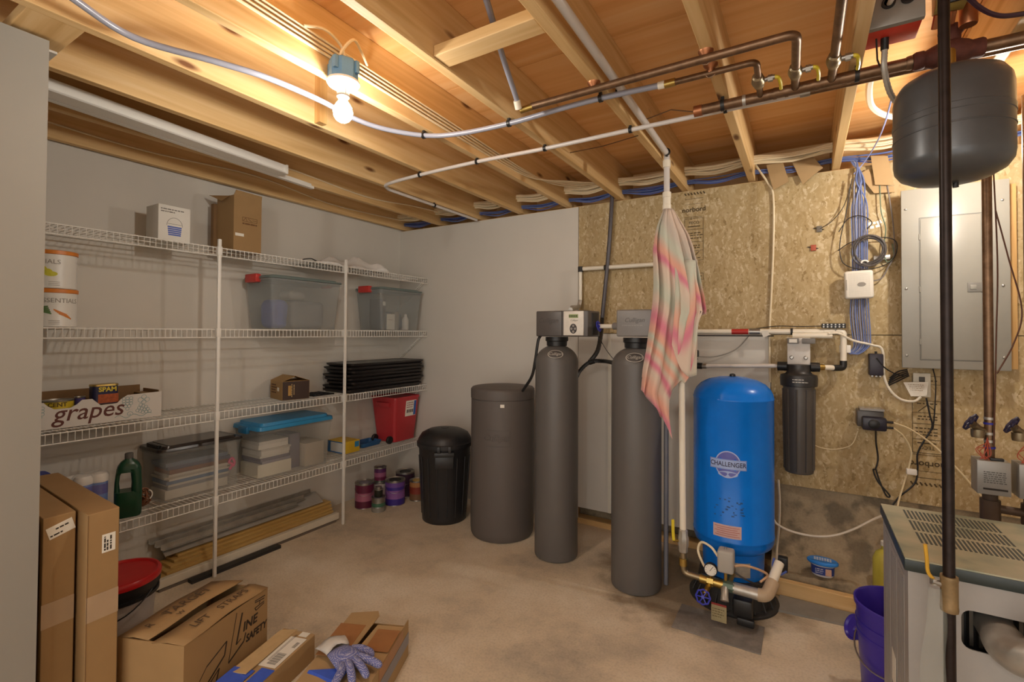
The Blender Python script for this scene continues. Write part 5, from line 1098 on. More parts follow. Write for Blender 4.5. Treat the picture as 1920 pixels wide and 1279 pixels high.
o = thing('cable_coil', 'coiled dark grey cable hung over the data cables above router', 'cable', (3.67, -.06, 1.93)); mb.build('coil', mat('#4d4846', .45), o); MB().tube([Vector((3.655, -.07, 1.855)) + Vector((.016 * math.cos(a), 0, .016 * math.sin(a))) for a in [.3 + .35 * q for q in range(9)]], .005, 6).build('white_tie', WHITE, o)
def loose(label, pts, r=.0028, m=CABLEK, nm='loose_cable'): single(nm, MB().tube(bez(pts, 7), r, 6), m, label, 'cable', pts[0])
loose('black cable making a wide loop left of the router coil', [(3.60, -.05, 2.35), (3.57, -.045, 2.15), (3.545, -.045, 2.02), (3.54, -.05, 1.93), (3.56, -.055, 1.86), (3.63, -.06, 1.825), (3.72, -.05, 1.83), (3.79, -.04, 1.88), (3.80, -.035, 1.97), (3.73, -.04, 2.0), (3.60, -.05, 1.985), (3.53, -.05, 1.94)])
loose('thin cable arching over the cable coil', [(3.535, -.045, 2.05), (3.58, -.05, 2.12), (3.64, -.055, 2.13), (3.69, -.05, 2.09), (3.67, -.06, 2.05)])
loose('grey cable hanging beside the electrical panel edge', [(3.755, -.03, 2.36), (3.775, -.03, 2.2), (3.79, -.03, 2.05), (3.792, -.03, 1.9), (3.765, -.03, 1.83), (3.735, -.03, 1.77), (3.69, -.035, 1.755)], .0035, mat('#77706c', .5))
loose('greenish cable looped between coil and panel', [(3.73, -.03, 2.30), (3.735, -.03, 2.15), (3.755, -.03, 2.05), (3.745, -.03, 1.93), (3.76, -.03, 1.86), (3.79, -.03, 1.89), (3.785, -.03, 1.96)], .003, mat('#5f6f5a', .5))
loose('dark wire strung from the board pin to the cables', [(3.445, -.012, 2.085), (3.50, -.015, 2.12), (3.56, -.03, 2.20), (3.60, -.04, 2.34)], .0022)
loose('pale blue cable dropping from the joists to the cable knot', [(3.665, -1.0, 2.40), (3.69, -.6, 2.45), (3.70, -.2, 2.49), (3.66, -.05, 2.44), (3.61, -.035, 2.38)], .0036, mat('#8c97c8', .5))
q = thing('wall_bracket', 'small steel bracket on the board right of the cable coil', 'bracket', (3.74, -.01, 1.88)); MB().rbox(3.70, 3.775, -.03, -.002, 1.875, 1.90, .002).build('bracket', STEEL, q)
q = thing('shiny_sticker', 'torn bright white sticker on the board beside the data cables', 'sticker', (3.705, -.003, 2.08)); mb = MB(); Ms = FY((3.705, -.0015, 2.075))
for a, b, w in (((-.03, .012), (-.012, .016), .018), ((-.004, .016), (.008, .018), .014), ((.014, .014), (.034, .024), .02), ((-.018, -.008), (.0, -.006), .016), ((.008, -.004), (.028, .0), .014)): line(mb, a, b, w, Ms)
mb.build('paper', WHITE, q, smooth=False)
# router
t = thing('router', 'white square perforated router fixed on the strand board', 'router', (3.627, -.05, 1.655)); Mr = Matrix.Translation((3.627, 0, 1.735)) @ Matrix.Rotation(math.radians(-1.5), 4, 'Y')
MB().rbox(-.068, .068, -.085, -.042, -.08, .08, .014, 4, Mr).build('case', mat('#d8d2c6', .45, var=.02), t)
mb = MB()
for i in range(15):
    for j in range(18): mb.box(-.047 + .0067 * i, -.0445 + .0067 * i, -.0856, -.0849, -.062 + .0072 * j, -.0595 + .0072 * j, Mr)
mb.build('perforation', mat('#aaa499', .6), t, smooth=False, kind='stuff')
disc(lambda x, y, d: tuple(Mr @ Vector((.012 + x, -.0857 - d, -.0 + y))), .020, .012, 20).build('logo_patch', mat('#8a847c', .5), t); MB().box(-.060, -.056, -.0858, -.085, -.03, .03, Mr).build('side_mark', mat('#8f8980', .5), t, smooth=False)
# electrical panel
t = thing('breaker_box', 'large light grey electrical panel with flush door behind the black pole', 'electrical panel', (4.03, -.05, 1.273))
PG = mat('#918e85', .34, var=.02)
MB().box(3.83, 4.225, -.092, -.001, 1.285, 2.222).build('panel_box', PG, t, smooth=False)
MB().rbox(3.813, 4.24, -.106, -.0915, 1.273, 2.235, .004).build('panel_cover', PG, t)
MB().rbox(3.893, 4.132, -.1085, -.1055, 1.322, 2.072, .0028, 2).build('door', PG, t)
mb = MB(); Md = FY((0, -.1062, 0))
for a, b in (((3.889, 1.318), (4.136, 1.318)), ((3.889, 2.076), (4.136, 2.076)), ((3.889, 1.318), (3.889, 2.076)), ((4.136, 1.318), (4.136, 2.076))): line(mb, a, b, .003, Md)
mb.build('door_gap', mat('#5c5a55', .6), t, smooth=False)
for z in (1.40, 1.68, 1.96): MB().tube([(3.890, -.107, z), (3.890, -.107, z + .03)], .004, 8).build('hinge', PG, t)
MB().rbox(4.078, 4.142, -.112, -.1085, 1.672, 1.72, .002).build('latch', mat('#77746e', .4), t); MB().rbox(4.088, 4.112, -.115, -.111, 1.685, 1.708, .002).build('latch_tab', PG, t)
for x in (3.833, 4.212):
    for z in (1.34, 1.70, 2.13): MB().lathe([(0, 0), (.006, 0), (.006, .003), (.003, .005), (0, .005)], (0, 0, 0), 12, Matrix.Translation((x, -.106, z)) @ Matrix.Rotation(math.pi / 2, 4, 'X')).build('screw', STEEL, t)
single('wood_batten', MB().box(4.256, 4.28, -.04, -.002, 1.28, 2.22), PINEZ, 'wooden batten on the board right of the electrical panel', 'batten', (4.268, -.02, 1.28), smooth=False)
# low voltage gear right of the filter
t = thing('power_adapter', 'black power adapter box on the strand board right of filter', 'adapter', (3.705, -.03, 1.22)); MB().rbox(3.672, 3.737, -.075, -.002, 1.222, 1.344, .006).build('case', mat('#25202c', .4), t)
for k in range(3): MB().rbox(3.682 + .018 * k, 3.694 + .018 * k, -.06, -.03, 1.212, 1.224, .002).build('terminal', STEEL, t)
MB().tube([(3.705, -.05, 1.344), (3.705, -.05, 1.357)], .006, 8).build('cable_gland', BLACK, t)
loose('black cord from the adapter to the tied cord bundle', [(3.705, -.078, 1.32), (3.74, -.07, 1.27), (3.79, -.05, 1.235), (3.83, -.04, 1.225)], .0035, BLACK)
o = thing('cord_bundle', 'folded black cord bundle under the electrical panel corner', 'cable', (3.80, -.05, 1.19))
for k in range(5): MB().tube(bez([(3.755 + .003 * k, -.045, 1.165 + .011 * k), (3.80, -.055 - .003 * (k % 2), 1.195 + .013 * k), (3.85 - .002 * k, -.05, 1.228 + .008 * k)], 5), .0042, 6).build('cord', BLACK, o)
t = thing('wall_outlet', 'white wall outlet plate under the electrical panel', 'outlet', (3.91, -.01, 1.115)); MB().rbox(3.872, 3.947, -.016, -.0, 1.112, 1.242, .003).build('plate', mat('#d6cfbe', .45), t); MB().rbox(3.897, 3.922, -.02, -.014, 1.195, 1.222, .002).build('socket', mat('#4a4640', .5), t)
mb = MB().add([(3.825, -.05, 1.19), (3.932, -.045, 1.198), (3.925, -.04, 1.122), (3.858, -.045, 1.115), (3.825, -.0495, 1.19), (3.932, -.0445, 1.198), (3.925, -.0395, 1.122), (3.858, -.0445, 1.115)], [(3, 2, 1, 0), (4, 5, 6, 7), (0, 1, 5, 4), (1, 2, 6, 5), (2, 3, 7, 6), (3, 0, 4, 7)])
q = thing('paper_label', 'shiny printed paper label dangling across the outlet', 'label', (3.88, -.045, 1.15)); mb.build('paper', PAPER, q, smooth=False); greek(FY((3.88, -.0505, 1.16)), [(-.035, .035, .02), (-.03, .035, .01), (-.03, .03, 0), (-.025, .03, -.01)], mat('#a08a70', .6), q, .003)
t = thing('dosing_pump', 'dark grey dosing pump box with two tube ports on the board', 'pump', (3.67, -.06, .93))
MB().rbox(3.612, 3.735, -.10, -.002, .935, 1.028, .008).build('pump_case', mat('#4d4845', .35), t); MB().rbox(3.632, 3.742, -.15, -.10, .925, .998, .010).build('pump_head', mat('#1f1d2b', .35), t)
MB().lathe([(0, 0), (.026, 0), (.026, .006), (.02, .01), (0, .01)], (0, 0, 0), 20, Matrix.Translation((3.685, -.15, .962)) @ Matrix.Rotation(math.pi / 2, 4, 'X')).build('rotor_cover', BLACK, t)
MB().box(3.625, 3.735, -.11, -.02, 1.0285, 1.04).build('clear_top', mat('#8f8a84', .2), t, smooth=False)
for z in (.945, .975): MB().tube([(3.74, -.12, z), (3.772, -.12, z)], .007, 8).build('port', BLACK, t)
loose('clear tube from the upper pump port sagging to the zone valve', [(3.772, -.12, .975), (3.85, -.08, .94), (3.94, -.06, .87), (4.02, -.06, .78), (4.11, -.06, .66), (4.15, -.06, .60)], .0045, mat('#e0cfa8', .3), 'clear_tube')
loose('clear tube from the lower pump port bending down to boiler', [(3.772, -.12, .945), (3.82, -.08, .90), (3.855, -.05, .82), (3.85, -.04, .74), (3.82, -.05, .62), (3.79, -.10, .52), (3.77, -.2, .40)], .0045, mat('#e0cfa8', .3), 'clear_tube')
loose('thin clear tube looping between filter and dosing pump', [(3.40, -.06, .80), (3.45, -.05, .782), (3.52, -.05, .785), (3.59, -.05, .82), (3.62, -.05, .90)], .003, mat('#d8c8a4', .3), 'clear_tube')
loose('black pump power cord with a folded loop at its end', [(3.695, -.12, .928), (3.70, -.08, .85), (3.71, -.06, .76), (3.70, -.055, .70), (3.69, -.05, .69), (3.71, -.055, .63), (3.76, -.06, .565), (3.745, -.06, .56), (3.715, -.055, .64), (3.70, -.055, .70)], .0045, BLACK)
loose('black cord hanging from the outlet down behind the boiler', [(3.925, -.03, 1.11), (3.938, -.035, 1.02), (3.947, -.035, .955), (3.91, -.035, .87), (3.885, -.035, .80), (3.885, -.035, .72), (3.87, -.04, .64), (3.80, -.05, .555), (3.74, -.1, .47)], .0045, BLACK)
loose('thin black cord beside the outlet cord under the panel', [(3.955, -.02, 1.27), (3.965, -.025, 1.20), (3.962, -.025, 1.08), (3.955, -.025, .97), (3.95, -.03, .94)], .003, BLACK)
q = thing('tube_clip', 'white plastic clip on the tubes low on the board', 'clip', (3.855, -.04, .71)); MB().rbox(3.835, 3.88, -.06, -.03, .69, .72, .004).build('clip', WHITE, q)

# ================================================================ HEATING PIPES AND TANK, RIGHT
def riser(x, y, label, zt, seed):
    t = thing('copper_riser', label, 'pipe', (x, y, .7))
    MB().tube([(x, y, .93), (x, y, zt)], .0155, 14).build('copper_pipe', COPPER, t)
    v = MB().rbox(x - .052, x + .045, y - .065, y + .02, .832, .962, .003).build('zone_valve', mat('#9a9893', .4, .3, var=.05), t)
    greek(FY((x - .003, y - .0655, .90)), [(-.03, .035, .02 - .008 * k) for k in range(6)], mat('#5c5a56', .6), v, .0035, seed=seed); MB().box(x - .035, x + .035, y - .0665, y - .0655, .851, .858).build('black_mark', INK, v, smooth=False)
    MB().rbox(x - .01, x + .03, y - .05, y - .03, .962, .972, .002).build('lever', BLACK, v)
    mb = MB(); r_ = random.Random(seed)
    for k in range(8): mb.tube(bez([(x - .01, y - .018, 1.01 + .005 * k), (x - .03 + r_.uniform(-.02, .03), y - .035, .99 + r_.uniform(-.01, .012)), (x - .02 + r_.uniform(-.02, .02), y - .04, .962)], 4), .0016, 5)
    mb.build('wire_leads', mat('#b0523c', .5), v)
    MB().tube([(x, y, .60), (x, y, .845)], .0235, 14).tube([(x, y, .72), (x, y, .80)], .031, 14).build('iron_tee', mat('#5a4a3e', .55, .4, var=.15), t)
    MB().tube(bez([(x, y, .77), (x + .05, y, .765), (x + .3, y + .01, .755)], 4), .0165, 12).build('iron_branch', mat('#5a4a3e', .55, .4, var=.15), t)
    for z in (1.005, 1.10): MB().tube([(x - .0185, y - .006, z), (x + .0185, y + .006, z + .002)], .002, 5).lathe([(.0158, -.004), (.0178, -.004), (.0178, .004), (.0158, .004)], (x, y, z), 16).build('zip_tie', mat('#2f2f9a', .5), t)
    for z in (1.03, 1.06, 1.12): MB().lathe([(.0156, -.005), (.0172, -.005), (.0172, .005), (.0156, .005)], (x, y, z), 16).build('solder_ring', GALV, t)
    g_ = MB().tube(bez([(x - .012, y, 1.065), (x - .035, y - .008, 1.078), (x - .052, y - .022, 1.094)], 4), .014, 10).build('gate_valve', BRONZE, t)
    MB().lathe([(0, -.02), (.02, -.02), (.022, -.01), (.022, .012), (0, .012)], (x - .036, y - .008, 1.062), 14).build('valve_bonnet', BRONZE, g_)
    wheel(Matrix.Translation((x - .062, y - .030, 1.104)) @ Matrix.Rotation(math.radians(-35), 4, 'Z') @ Matrix.Rotation(math.radians(-62), 4, 'Y'), .033, mat('#2a2440', .5), g_)
    MB().tube(bez([(x + .018, y, zt - .2), (x + .03, y + .005, 1.75), (x + .022, y - .004, 1.45), (x + .014, y - .012, 1.2), (x + .008, y - .018, 1.02)], 6), .0028, 5).build('sensor_lead', mat('#5c3a2a', .5), t)
    return t
riser(3.990, -.80, 'copper heating pipe with grey zone valve box just right of the pole', 2.39, 1)
riser(4.108, -.80, 'copper heating pipe with zone valve at right edge of view', 2.39, 2)
single('sensor_wire', MB().tube(bez([(4.012, -.81, 1.95), (4.05, -.805, 1.75), (4.085, -.805, 1.55), (4.06, -.81, 1.42), (4.01, -.815, 1.30)], 6), .0028, 5), mat('#5c3a2a', .5), 'thin brown wire bowing between the two copper heating pipes', 'wire', (4.01, -.81, 1.95))
# expansion tank
ec = (3.766, -1.394); r = .147
t = thing('expansion_tank', 'dark grey steel expansion tank hanging under the copper pipes', 'tank', (*ec, 1.91))
EX = mat('#55575a', .33, .35, var=.12, scale=9)
MB().lathe([(0, 1.935), (.05, 1.938), (.10, 1.950), (.13, 1.968), (.144, 1.99), (r, 2.012), (r, 2.125), (r + .002, 2.127), (r + .002, 2.145), (r, 2.147), (r, 2.215), (.143, 2.24), (.128, 2.265), (.095, 2.285), (.05, 2.296), (0, 2.298)], (*ec, 0), 64).build('tank_shell', EX, t)
MB().lathe([(r + .001, 2.085), (r + .0018, 2.086), (r + .0018, 2.089), (r + .001, 2.09)], (*ec, 0), 64).build('weld_seam', EX, t)
MB().tube([(ec[0], ec[1], 2.295), (ec[0], ec[1], 2.36), (ec[0], -1.30, 2.375), (ec[0], -1.30, 2.385)], .014, 10).build('nipple', BRASS, t)
MB().lathe([(0, 0), (.008, 0), (.008, .014), (0, .014)], (ec[0] + .01, ec[1], 1.922), 10).build('air_valve', BLACK, t)
# black iron gas pipe in front
g = (3.664, -1.852)
t = thing('gas_pipe', 'tall thin black iron pipe in the right foreground with coupling', 'pipe', (*g, 0)); IR = mat('#2a211f', .4, .6, var=.35, scale=30)
MB().tube([(*g, 0), (*g, 2.434)], .0122, 16).build('iron_pipe', IR, t)
MB().lathe([(.0125, .772), (.0175, .772), (.0185, .780), (.0175, .786), (.0175, .846), (.0185, .852), (.0175, .858), (.0125, .858)], (*g, 0), 20).build('coupling', mat('#8a7350', .55, .4, var=.25, scale=40), t)
MB().tube([(g[0] - .012, g[1], .833), (g[0] - .034, g[1] - .004, .838)], .007, 8).lathe([(.0, -.006), (.009, -.006), (.009, .008), (0, .008)], (g[0] - .028, g[1], .836), 10).build('bleed_valve', STEEL, t)
MB().tube(bez([(g[0] - .030, g[1], .842), (g[0] - .040, g[1], .858), (g[0] - .042, g[1], .89), (g[0] - .045, g[1], .925)], 4), .0042, 8).build('yellow_handle', mat('#c89a2c', .4), t)
rnd = random.Random(8)
def bagp(u, v):
    w = .012 + .022 * v ** .5; a = -1 + 2 * u
    return (g[0] - .026 + w * a + .004 * math.sin(v * 9), g[1] - .004 - .010 * math.sin(u * math.pi) * (1 + .5 * math.sin(v * 14 + u * 6)), .825 - .40 * v)
o = blob(12, 24, bagp, 0).build('clear_bag', mat('#b8beb6', .15, var=0, alpha=.13), None); so = o.modifiers.new('solid', 'SOLIDIFY'); so.thickness = .001
tag(shift_to(o, (g[0] - .026, g[1], .82)), 'clear plastic bag hanging from the little valve on black pipe', 'bag')
# red relay box and neighbours on the ceiling
t = thing('relay_box', 'red and grey electrical relay box mounted under the joists', 'electrical box', (3.62, -1.40, 2.46))
MB().rbox(3.53, 3.69, -1.46, -1.33, 2.462, 2.56, .003).build('red_case', mat('#c83a28', .4, var=.1), t); MB().rbox(3.527, 3.693, -1.475, -1.452, 2.458, 2.565, .003).build('grey_cover', mat('#8d8a84', .4, .3), t)
for x in (3.60, 3.65): MB().lathe([(.012, 0), (.019, 0), (.019, .006), (.012, .006), (.012, 0)], (0, 0, 0), 20, Matrix.Translation((x, -1.475, 2.53)) @ Matrix.Rotation(math.pi / 2, 4, 'X')).build('grommet', BLACK, t)
MB().tube(bez([(3.602, -1.46, 2.53), (3.606, -1.50, 2.527), (3.63, -1.52, 2.545), (3.66, -1.53, 2.59), (3.68, -1.53, 2.66)], 5), .008, 8).build('white_lead', mat('#d8d2c8', .5), t)
MB().tube([(3.60, -1.385, 2.462), (3.60, -1.38, 2.425)], .012, 10).build('conduit_connector', BLACK, t)
P_ = bez([(3.60, -1.38, 2.428), (3.602, -1.36, 2.36), (3.63, -1.30, 2.29), (3.69, -1.23, 2.25), (3.78, -1.20, 2.24)], 14)
MB().tube(P_, [.0085 + .0012 * (k % 2) for k in range(len(P_))], 8).build('flexible_conduit', GALV, t)
MB().tube([(3.575, -1.40, 2.46), (3.585, -1.33, 2.42), (3.60, -1.29, 2.40)], .003, 5).build('thin_wire', CABLEK, t)
t = thing('gas_valve', 'small yellow and black labelled control among pipes beside relay box', 'valve', (3.76, -1.42, 2.5))
MB().rbox(3.722, 3.80, -1.46, -1.39, 2.49, 2.56, .003).build('body', mat('#9a8a4c', .4, var=.2), t); MB().rbox(3.742, 3.785, -1.468, -1.458, 2.485, 2.55, .002).build('black_cover', BLACK, t); MB().box(3.75, 3.778, -1.4688, -1.468, 2.505, 2.54).build('label', mat('#c8b98c', .5), t, smooth=False)
MB().tube([(3.735, -1.40, 2.49), (3.733, -1.37, 2.46)], .010, 8).tube([(3.775, -1.40, 2.49), (3.775, -1.37, 2.465)], .008, 8).build('brass_stub', COPPERN, t)
MB().lathe([(0, 0), (.022, 0), (.024, .005), (.024, .06), (.018, .075), (0, .075)], (3.815, -1.37, 2.445), 20).build('air_vent', COPPERN, t)
loose('thick dark cable curving across the ceiling at upper right', [(3.74, -1.56, 2.54), (3.79, -1.48, 2.48), (3.86, -1.43, 2.430), (3.94, -1.40, 2.424), (4.10, -1.38, 2.424), (4.45, -1.36, 2.424)], .0075, mat('#3a2430', .4), 'heavy_cable')
loose('white pipe bending behind the hanging tank from the joist', [(3.60, -1.05, 2.52), (3.605, -.86, 2.51), (3.63, -.72, 2.49), (3.70, -.60, 2.48), (3.80, -.52, 2.48)], .0135, PVC, 'white_pipe')
# boiler
bx0, bx1, by0, by1, bh = 3.59, 4.26, -1.763, -1.272, .85
t = thing('boiler', 'grey steel boiler with dusty green slotted top at right edge', 'boiler', (3.9, -1.5, 0))
JK = mat('#9a9692', .42, var=.04); GN = mat('#26302f', .4, var=.1)
ox0, ox1, oz0, oz1 = 3.705, 3.87, .645, .745
mb = MB().box(bx0 + .008, bx0 + .012, by0 + .008, by1 - .008, 0, bh - .03).box(bx1 - .012, bx1 - .008, by0 + .008, by1 - .008, 0, bh - .03).box(bx0 + .012, bx1 - .012, by1 - .012, by1 - .008, 0, bh - .03)
mb.build('side_jacket', JK, t, smooth=False)
mb = MB().box(bx0 + .008, ox0, by0 + .006, by0 + .01, 0, bh - .03).box(ox1, bx1 - .008, by0 + .006, by0 + .01, 0, bh - .03).box(ox0, ox1, by0 + .006, by0 + .01, 0, oz0).box(ox0, ox1, by0 + .006, by0 + .01, oz1, bh - .03)
mb.build('front_jacket', JK, t, smooth=False)
MB().box(bx0 + .02, bx1 - .02, by0 + .10, by1 - .02, .0, bh - .035).build('inner_casing', BLACK, t, smooth=False)
for k in range(8): MB().box(ox0 + .01 + .019 * k, ox0 + .018 + .019 * k, by0 + .07, by0 + .10, oz0 - .02, oz1 + .02).build('heat_fin', mat('#5c564e', .5, .5), t, smooth=False)
for cx, cz, qx, qz in ((ox0, oz1, 1, -1), (ox0, oz0, 1, 1)):
    MB().prism([(0, 0)] + [(.022 - .022 * math.cos(a), .022 - .022 * math.sin(a)) for a in [math.pi / 2 * k / 5 for k in range(6)]][::-1], .004, Matrix(((qx, 0, 0, cx), (0, 0, 1, by0 + .006), (0, qz, 0, cz), (0, 0, 0, 1)))).build('opening_corner', JK, t, smooth=False)
MB().rbox(bx0, bx1, by0, by1, bh - .035, bh - .004, .003).build('lid_rim', GN, t)
def dusty():
    m, nt, b = newmat('dusty_green_top'); mp = mapping(nt, (1, 1, 1)); n = nd(nt, 'ShaderNodeTexNoise'); n.inputs['Scale'].default_value = 7; n.inputs['Detail'].default_value = 6; nt.links.new(mp.outputs[0], n.inputs['Vector'])
    r_ = ramp(nt, [(.3, '#7c8879'), (.5, '#a3a38c'), (.72, '#b8b098')]); nt.links.new(n.outputs['Fac'], r_.inputs[0]); nt.links.new(r_.outputs[0], b.inputs['Base Color']); b.inputs['Roughness'].default_value = .7; return m
MB().box(bx0 + .002, bx1 - .002, by0 + .002, by1 - .002, bh - .0045, bh - .0005).build('lid_top', dusty(), t, smooth=False)
SL = mat('#39423f', .6)
for row, (y0_, y1_) in enumerate(((-1.40, -1.31), (-1.51, -1.42), (-1.62, -1.53))):
    for k in range(22): MB().box(3.648 + .0105 * k, 3.6535 + .0105 * k, y0_, y1_, bh - .0006, bh + .0002).build('vent_slot', SL, t, smooth=False)
for k in range(3): MB().box(bx0 + .0072, bx0 + .008, -1.70 + .13 * k, -1.60 + .13 * k, .12, .78).build('side_panel', JK, t, smooth=False)
mb = MB()
for k in range(3):
    for j in range(5): mb.box(bx0 + .0066, bx0 + .0075, -1.695 + .13 * k + .02 * j, -1.690 + .13 * k + .02 * j, .15, .76)
mb.build('side_louvres', mat('#878380', .5), t, smooth=False)
MB().box(bx0 + .0060, bx0 + .0068, -1.55, -1.48, .36, .46).build('data_label', PAPER, t, smooth=False)
MB().tube([(3.782, -1.64, .692), (3.782, -1.77, .692)], .040, 24).build('flue_collar', GALV, t)
P_ = bez([(3.782, -1.76, .692), (3.783, -1.79, .688), (3.80, -1.825, .690), (3.835, -1.85, .71), (3.88, -1.865, .75)], 6)
MB().tube(P_, .043, 24).build('flue_elbow', GALV, t); MB().tube([(3.852, -1.855, .722), (3.858, -1.857, .728)], .0455, 24).build('flue_seam', GALV, t)
MB().tube([(3.875, -1.863, .745), (4.12, -1.93, .98)], .0415, 24).build('flue_pipe', mat('#c4bdb0', .45, .5, var=.1), t)
# purple bucket
bk = (3.685, -1.02)
t = thing('bucket', 'deep purple plastic bucket standing beside the boiler', 'bucket', (*bk, 0)); PU = mat('#3a2a9a', .3, var=.05)
MB().lathe([(0, 0), (.128, 0), (.13, .004), (.145, .26), (.149, .262), (.149, .275), (.146, .277), (.147, .30), (.152, .302), (.152, .318), (.148, .32), (.150, .375), (.157, .377), (.157, .392), (.151, .394), (.147, .388), (.127, .01), (0, .008)], (*bk, 0), 56).build('bucket_body', PU, t)
av = math.atan2(-3.4357 - bk[1], 3.362 - bk[0]) - 1.85
MB().lathe([(0, -.004), (.045, -.004), (.051, .012), (.046, .012), (.041, .004), (0, .002)], (0, 0, 0), 24, Matrix.Translation((bk[0] + .158 * math.cos(av), bk[1] + .158 * math.sin(av), .23)) @ Matrix.Rotation(av + .9, 4, 'Z') @ Matrix.Rotation(math.radians(65), 4, 'Y')).tube([(bk[0] + .14 * math.cos(av), bk[1] + .14 * math.sin(av), .22), (bk[0] + .165 * math.cos(av), bk[1] + .165 * math.sin(av), .225)], .012, 8).build('side_cap', PU, t)
MB().tube([Vector((bk[0] + .155 * math.cos(a), bk[1] + .155 * math.sin(a), .235 - .07 * math.sin((a - av) / 2.6 * math.pi))) for a in [av + 2.6 * k / 16 for k in range(17)]], .003, 6).build('wire_handle', STEEL, t)
# mats, sill, dehumidifier, yellow jug
single('rubber_mat', MB().rbox(2.794, 3.188, -.966, -.728, .0, .006, .002), concrete('grey_mat', '#736d67', '#827b74', '#8c867f', .3), 'flat grey rectangular mat on floor in front of the blue tank', 'mat', (2.99, -.85, 0))
mb = MB().prism([(3.225, -.535), (3.56, -.50), (3.64, -.365), (3.24, -.362)], .012); single('grey_board', mb, mat('#87827a', .7, var=.1), 'flat grey board lying on floor against the wooden sill', 'board', (3.4, -.45, 0), smooth=False)
sill = struct(MB().box(3.19, 4.6, -.355, -.312, 0, .085).build('trim_1', PINEX, smooth=False, bevel=.004))
t = thing('dehumidifier_tub', 'white moisture absorber tub with blue oval lid on the ledge', 'tub', (3.44, -.26, .13)); dc = (3.442, -.262, .128)
MB().lathe([(0, 0), (.044, 0), (.05, .006), (.054, .062), (.056, .066), (0, .066)], dc, 32, sx=1.0, sy=.62).build('tub_body', mat('#c8c8cc', .3), t); MB().lathe([(0, .064), (.068, .066), (.074, .071), (.074, .080), (.068, .085), (0, .087)], dc, 32, sx=1, sy=.66).build('lid', mat('#2f86e0', .35), t)
mb = MB()
for i in range(7):
    for j in range(3): mb.lathe([(0, .0882), (.0052, .0880), (.0052, .0860)], (dc[0] - .036 + .012 * i, dc[1] - .014 + .014 * j, dc[2]), 6)
mb.build('lid_holes', mat('#d0d6e0', .4), t)
MB().lathe([(.0525, .012), (.0535, .012), (.0555, .056), (.0545, .056)], dc, 32, sx=1.0, sy=.62).build('label', mat('#27408c', .4), t); MB().rbox(dc[0] + .012, dc[0] + .04, dc[1] - .0335, dc[1] - .028, dc[2] + .014, dc[2] + .05, .001).build('label_patch', mat('#c9a08a', .4), t); greek(FY((dc[0] - .01, dc[1] - .0362, dc[2] + .035)), [(-.025, .012, .01), (-.025, .012, 0), (-.025, .008, -.01)], mat('#d8d8e0', .5), t, .004)
t = thing('yellow_jug', 'pale yellow plastic jug half hidden behind the boiler', 'jug', (3.715, -.25, .12)); MB().lathe([(0, 0), (.052, 0), (.058, .01), (.058, .15), (.045, .185), (.022, .205), (.02, .225), (0, .226)], (3.722, -.25, .125), 28).build('jug_body', mat('#c8bc4c', .4), t); MB().lathe([(0, .224), (.023, .224), (.023, .245), (0, .246)], (3.722, -.25, .125), 16).build('cap', WHITE, t)
loose('white tube sagging across the foundation behind the boiler', [(3.205, -.30, .40), (3.23, -.31, .375), (3.30, -.31, .352), (3.40, -.31, .350), (3.49, -.31, .372), (3.58, -.31, .425), (3.69, -.33, .52), (3.80, -.4, .60)], .006, mat('#d2c6b4', .4), 'white_tube')
loose('pale cable running down the right side of the blue tank', [(3.232, -.28, .62), (3.238, -.28, .50), (3.235, -.29, .36), (3.225, -.32, .24), (3.23, -.45, .20), (3.235, -.56, .26)], .006, mat('#c9bda8', .4), 'pale_cable')
t = thing('cable_plug', 'dark plug and blue wire connector beside the blue tank base', 'connector', (3.255, -.60, .25)); MB().rbox(3.24, 3.285, -.60, -.56, .235, .31, .006).build('plug', BLACK, t); MB().tube(bez([(3.225, -.62, .31), (3.22, -.64, .27), (3.25, -.65, .245), (3.28, -.63, .26)], 5), .005, 6).build('blue_wire', mat('#4a5fae', .5), t)

# ================================================================ LEFT FOREGROUND
def carton(name, label, corners, h, m=CARD, z=0):
    """closed carton on a 4 point floor plan (counter clockwise)"""
    t = thing(name, label, 'box', (sum(c[0] for c in corners) / 4, sum(c[1] for c in corners) / 4, z))
    MB().prism(corners, h, Matrix.Translation((0, 0, z))).build('carton_body', m, t, smooth=False, bevel=.003); return t
TAPE = mat('#ab9276', .22, var=.04)
# two tall flat cartons standing on end
A = [(.43, -2.708), (1.205, -2.748), (1.198, -2.652), (.44, -2.612)]
t = carton('tall_carton', 'tall narrow cardboard carton with label, nearer the shelves', A, .80)
M = frame((1.2015, -2.70, 0), (A[2][0] - A[1][0], A[2][1] - A[1][1], 0), (0, 0, 1))
def fbox(M, x0, x1, y0, y1, d, name, m, parent):
    mb = MB(); mb.box(x0, x1, y0, y1, .0, d, M); return mb.build(name, m, parent, smooth=False)
fbox(M, -.048, .048, .42, .51, .0012, 'tape_band', TAPE, t); fbox(M, -.004, .036, .65, .715, .0012, 'shipping_label', PAPER, t)
greek(M @ Matrix.Translation((.012, .683, .0013)) @ Matrix.Rotation(math.pi / 2, 4, 'Z'), [(-.026, .024, .008), (-.026, .01, .0), (-.026, .024, -.01)], INK, t, .005)
fbox(M, -.047, -.045, .0, .798, .0012, 'edge_strip', CARD_D, t)  # narrow strip of darker card along one edge
B = [(.40, -2.80), (1.122, -2.842), (1.115, -2.752), (.41, -2.715)]
t = carton('tall_carton', 'tall narrow cardboard carton with slanted label, beside the partition', B, .80)
M = frame((1.1185, -2.797, 0), (B[2][0] - B[1][0], B[2][1] - B[1][1], 0), (0, 0, 1))
fbox(M, -.046, .044, .42, .505, .0012, 'tape_band', TAPE, t)
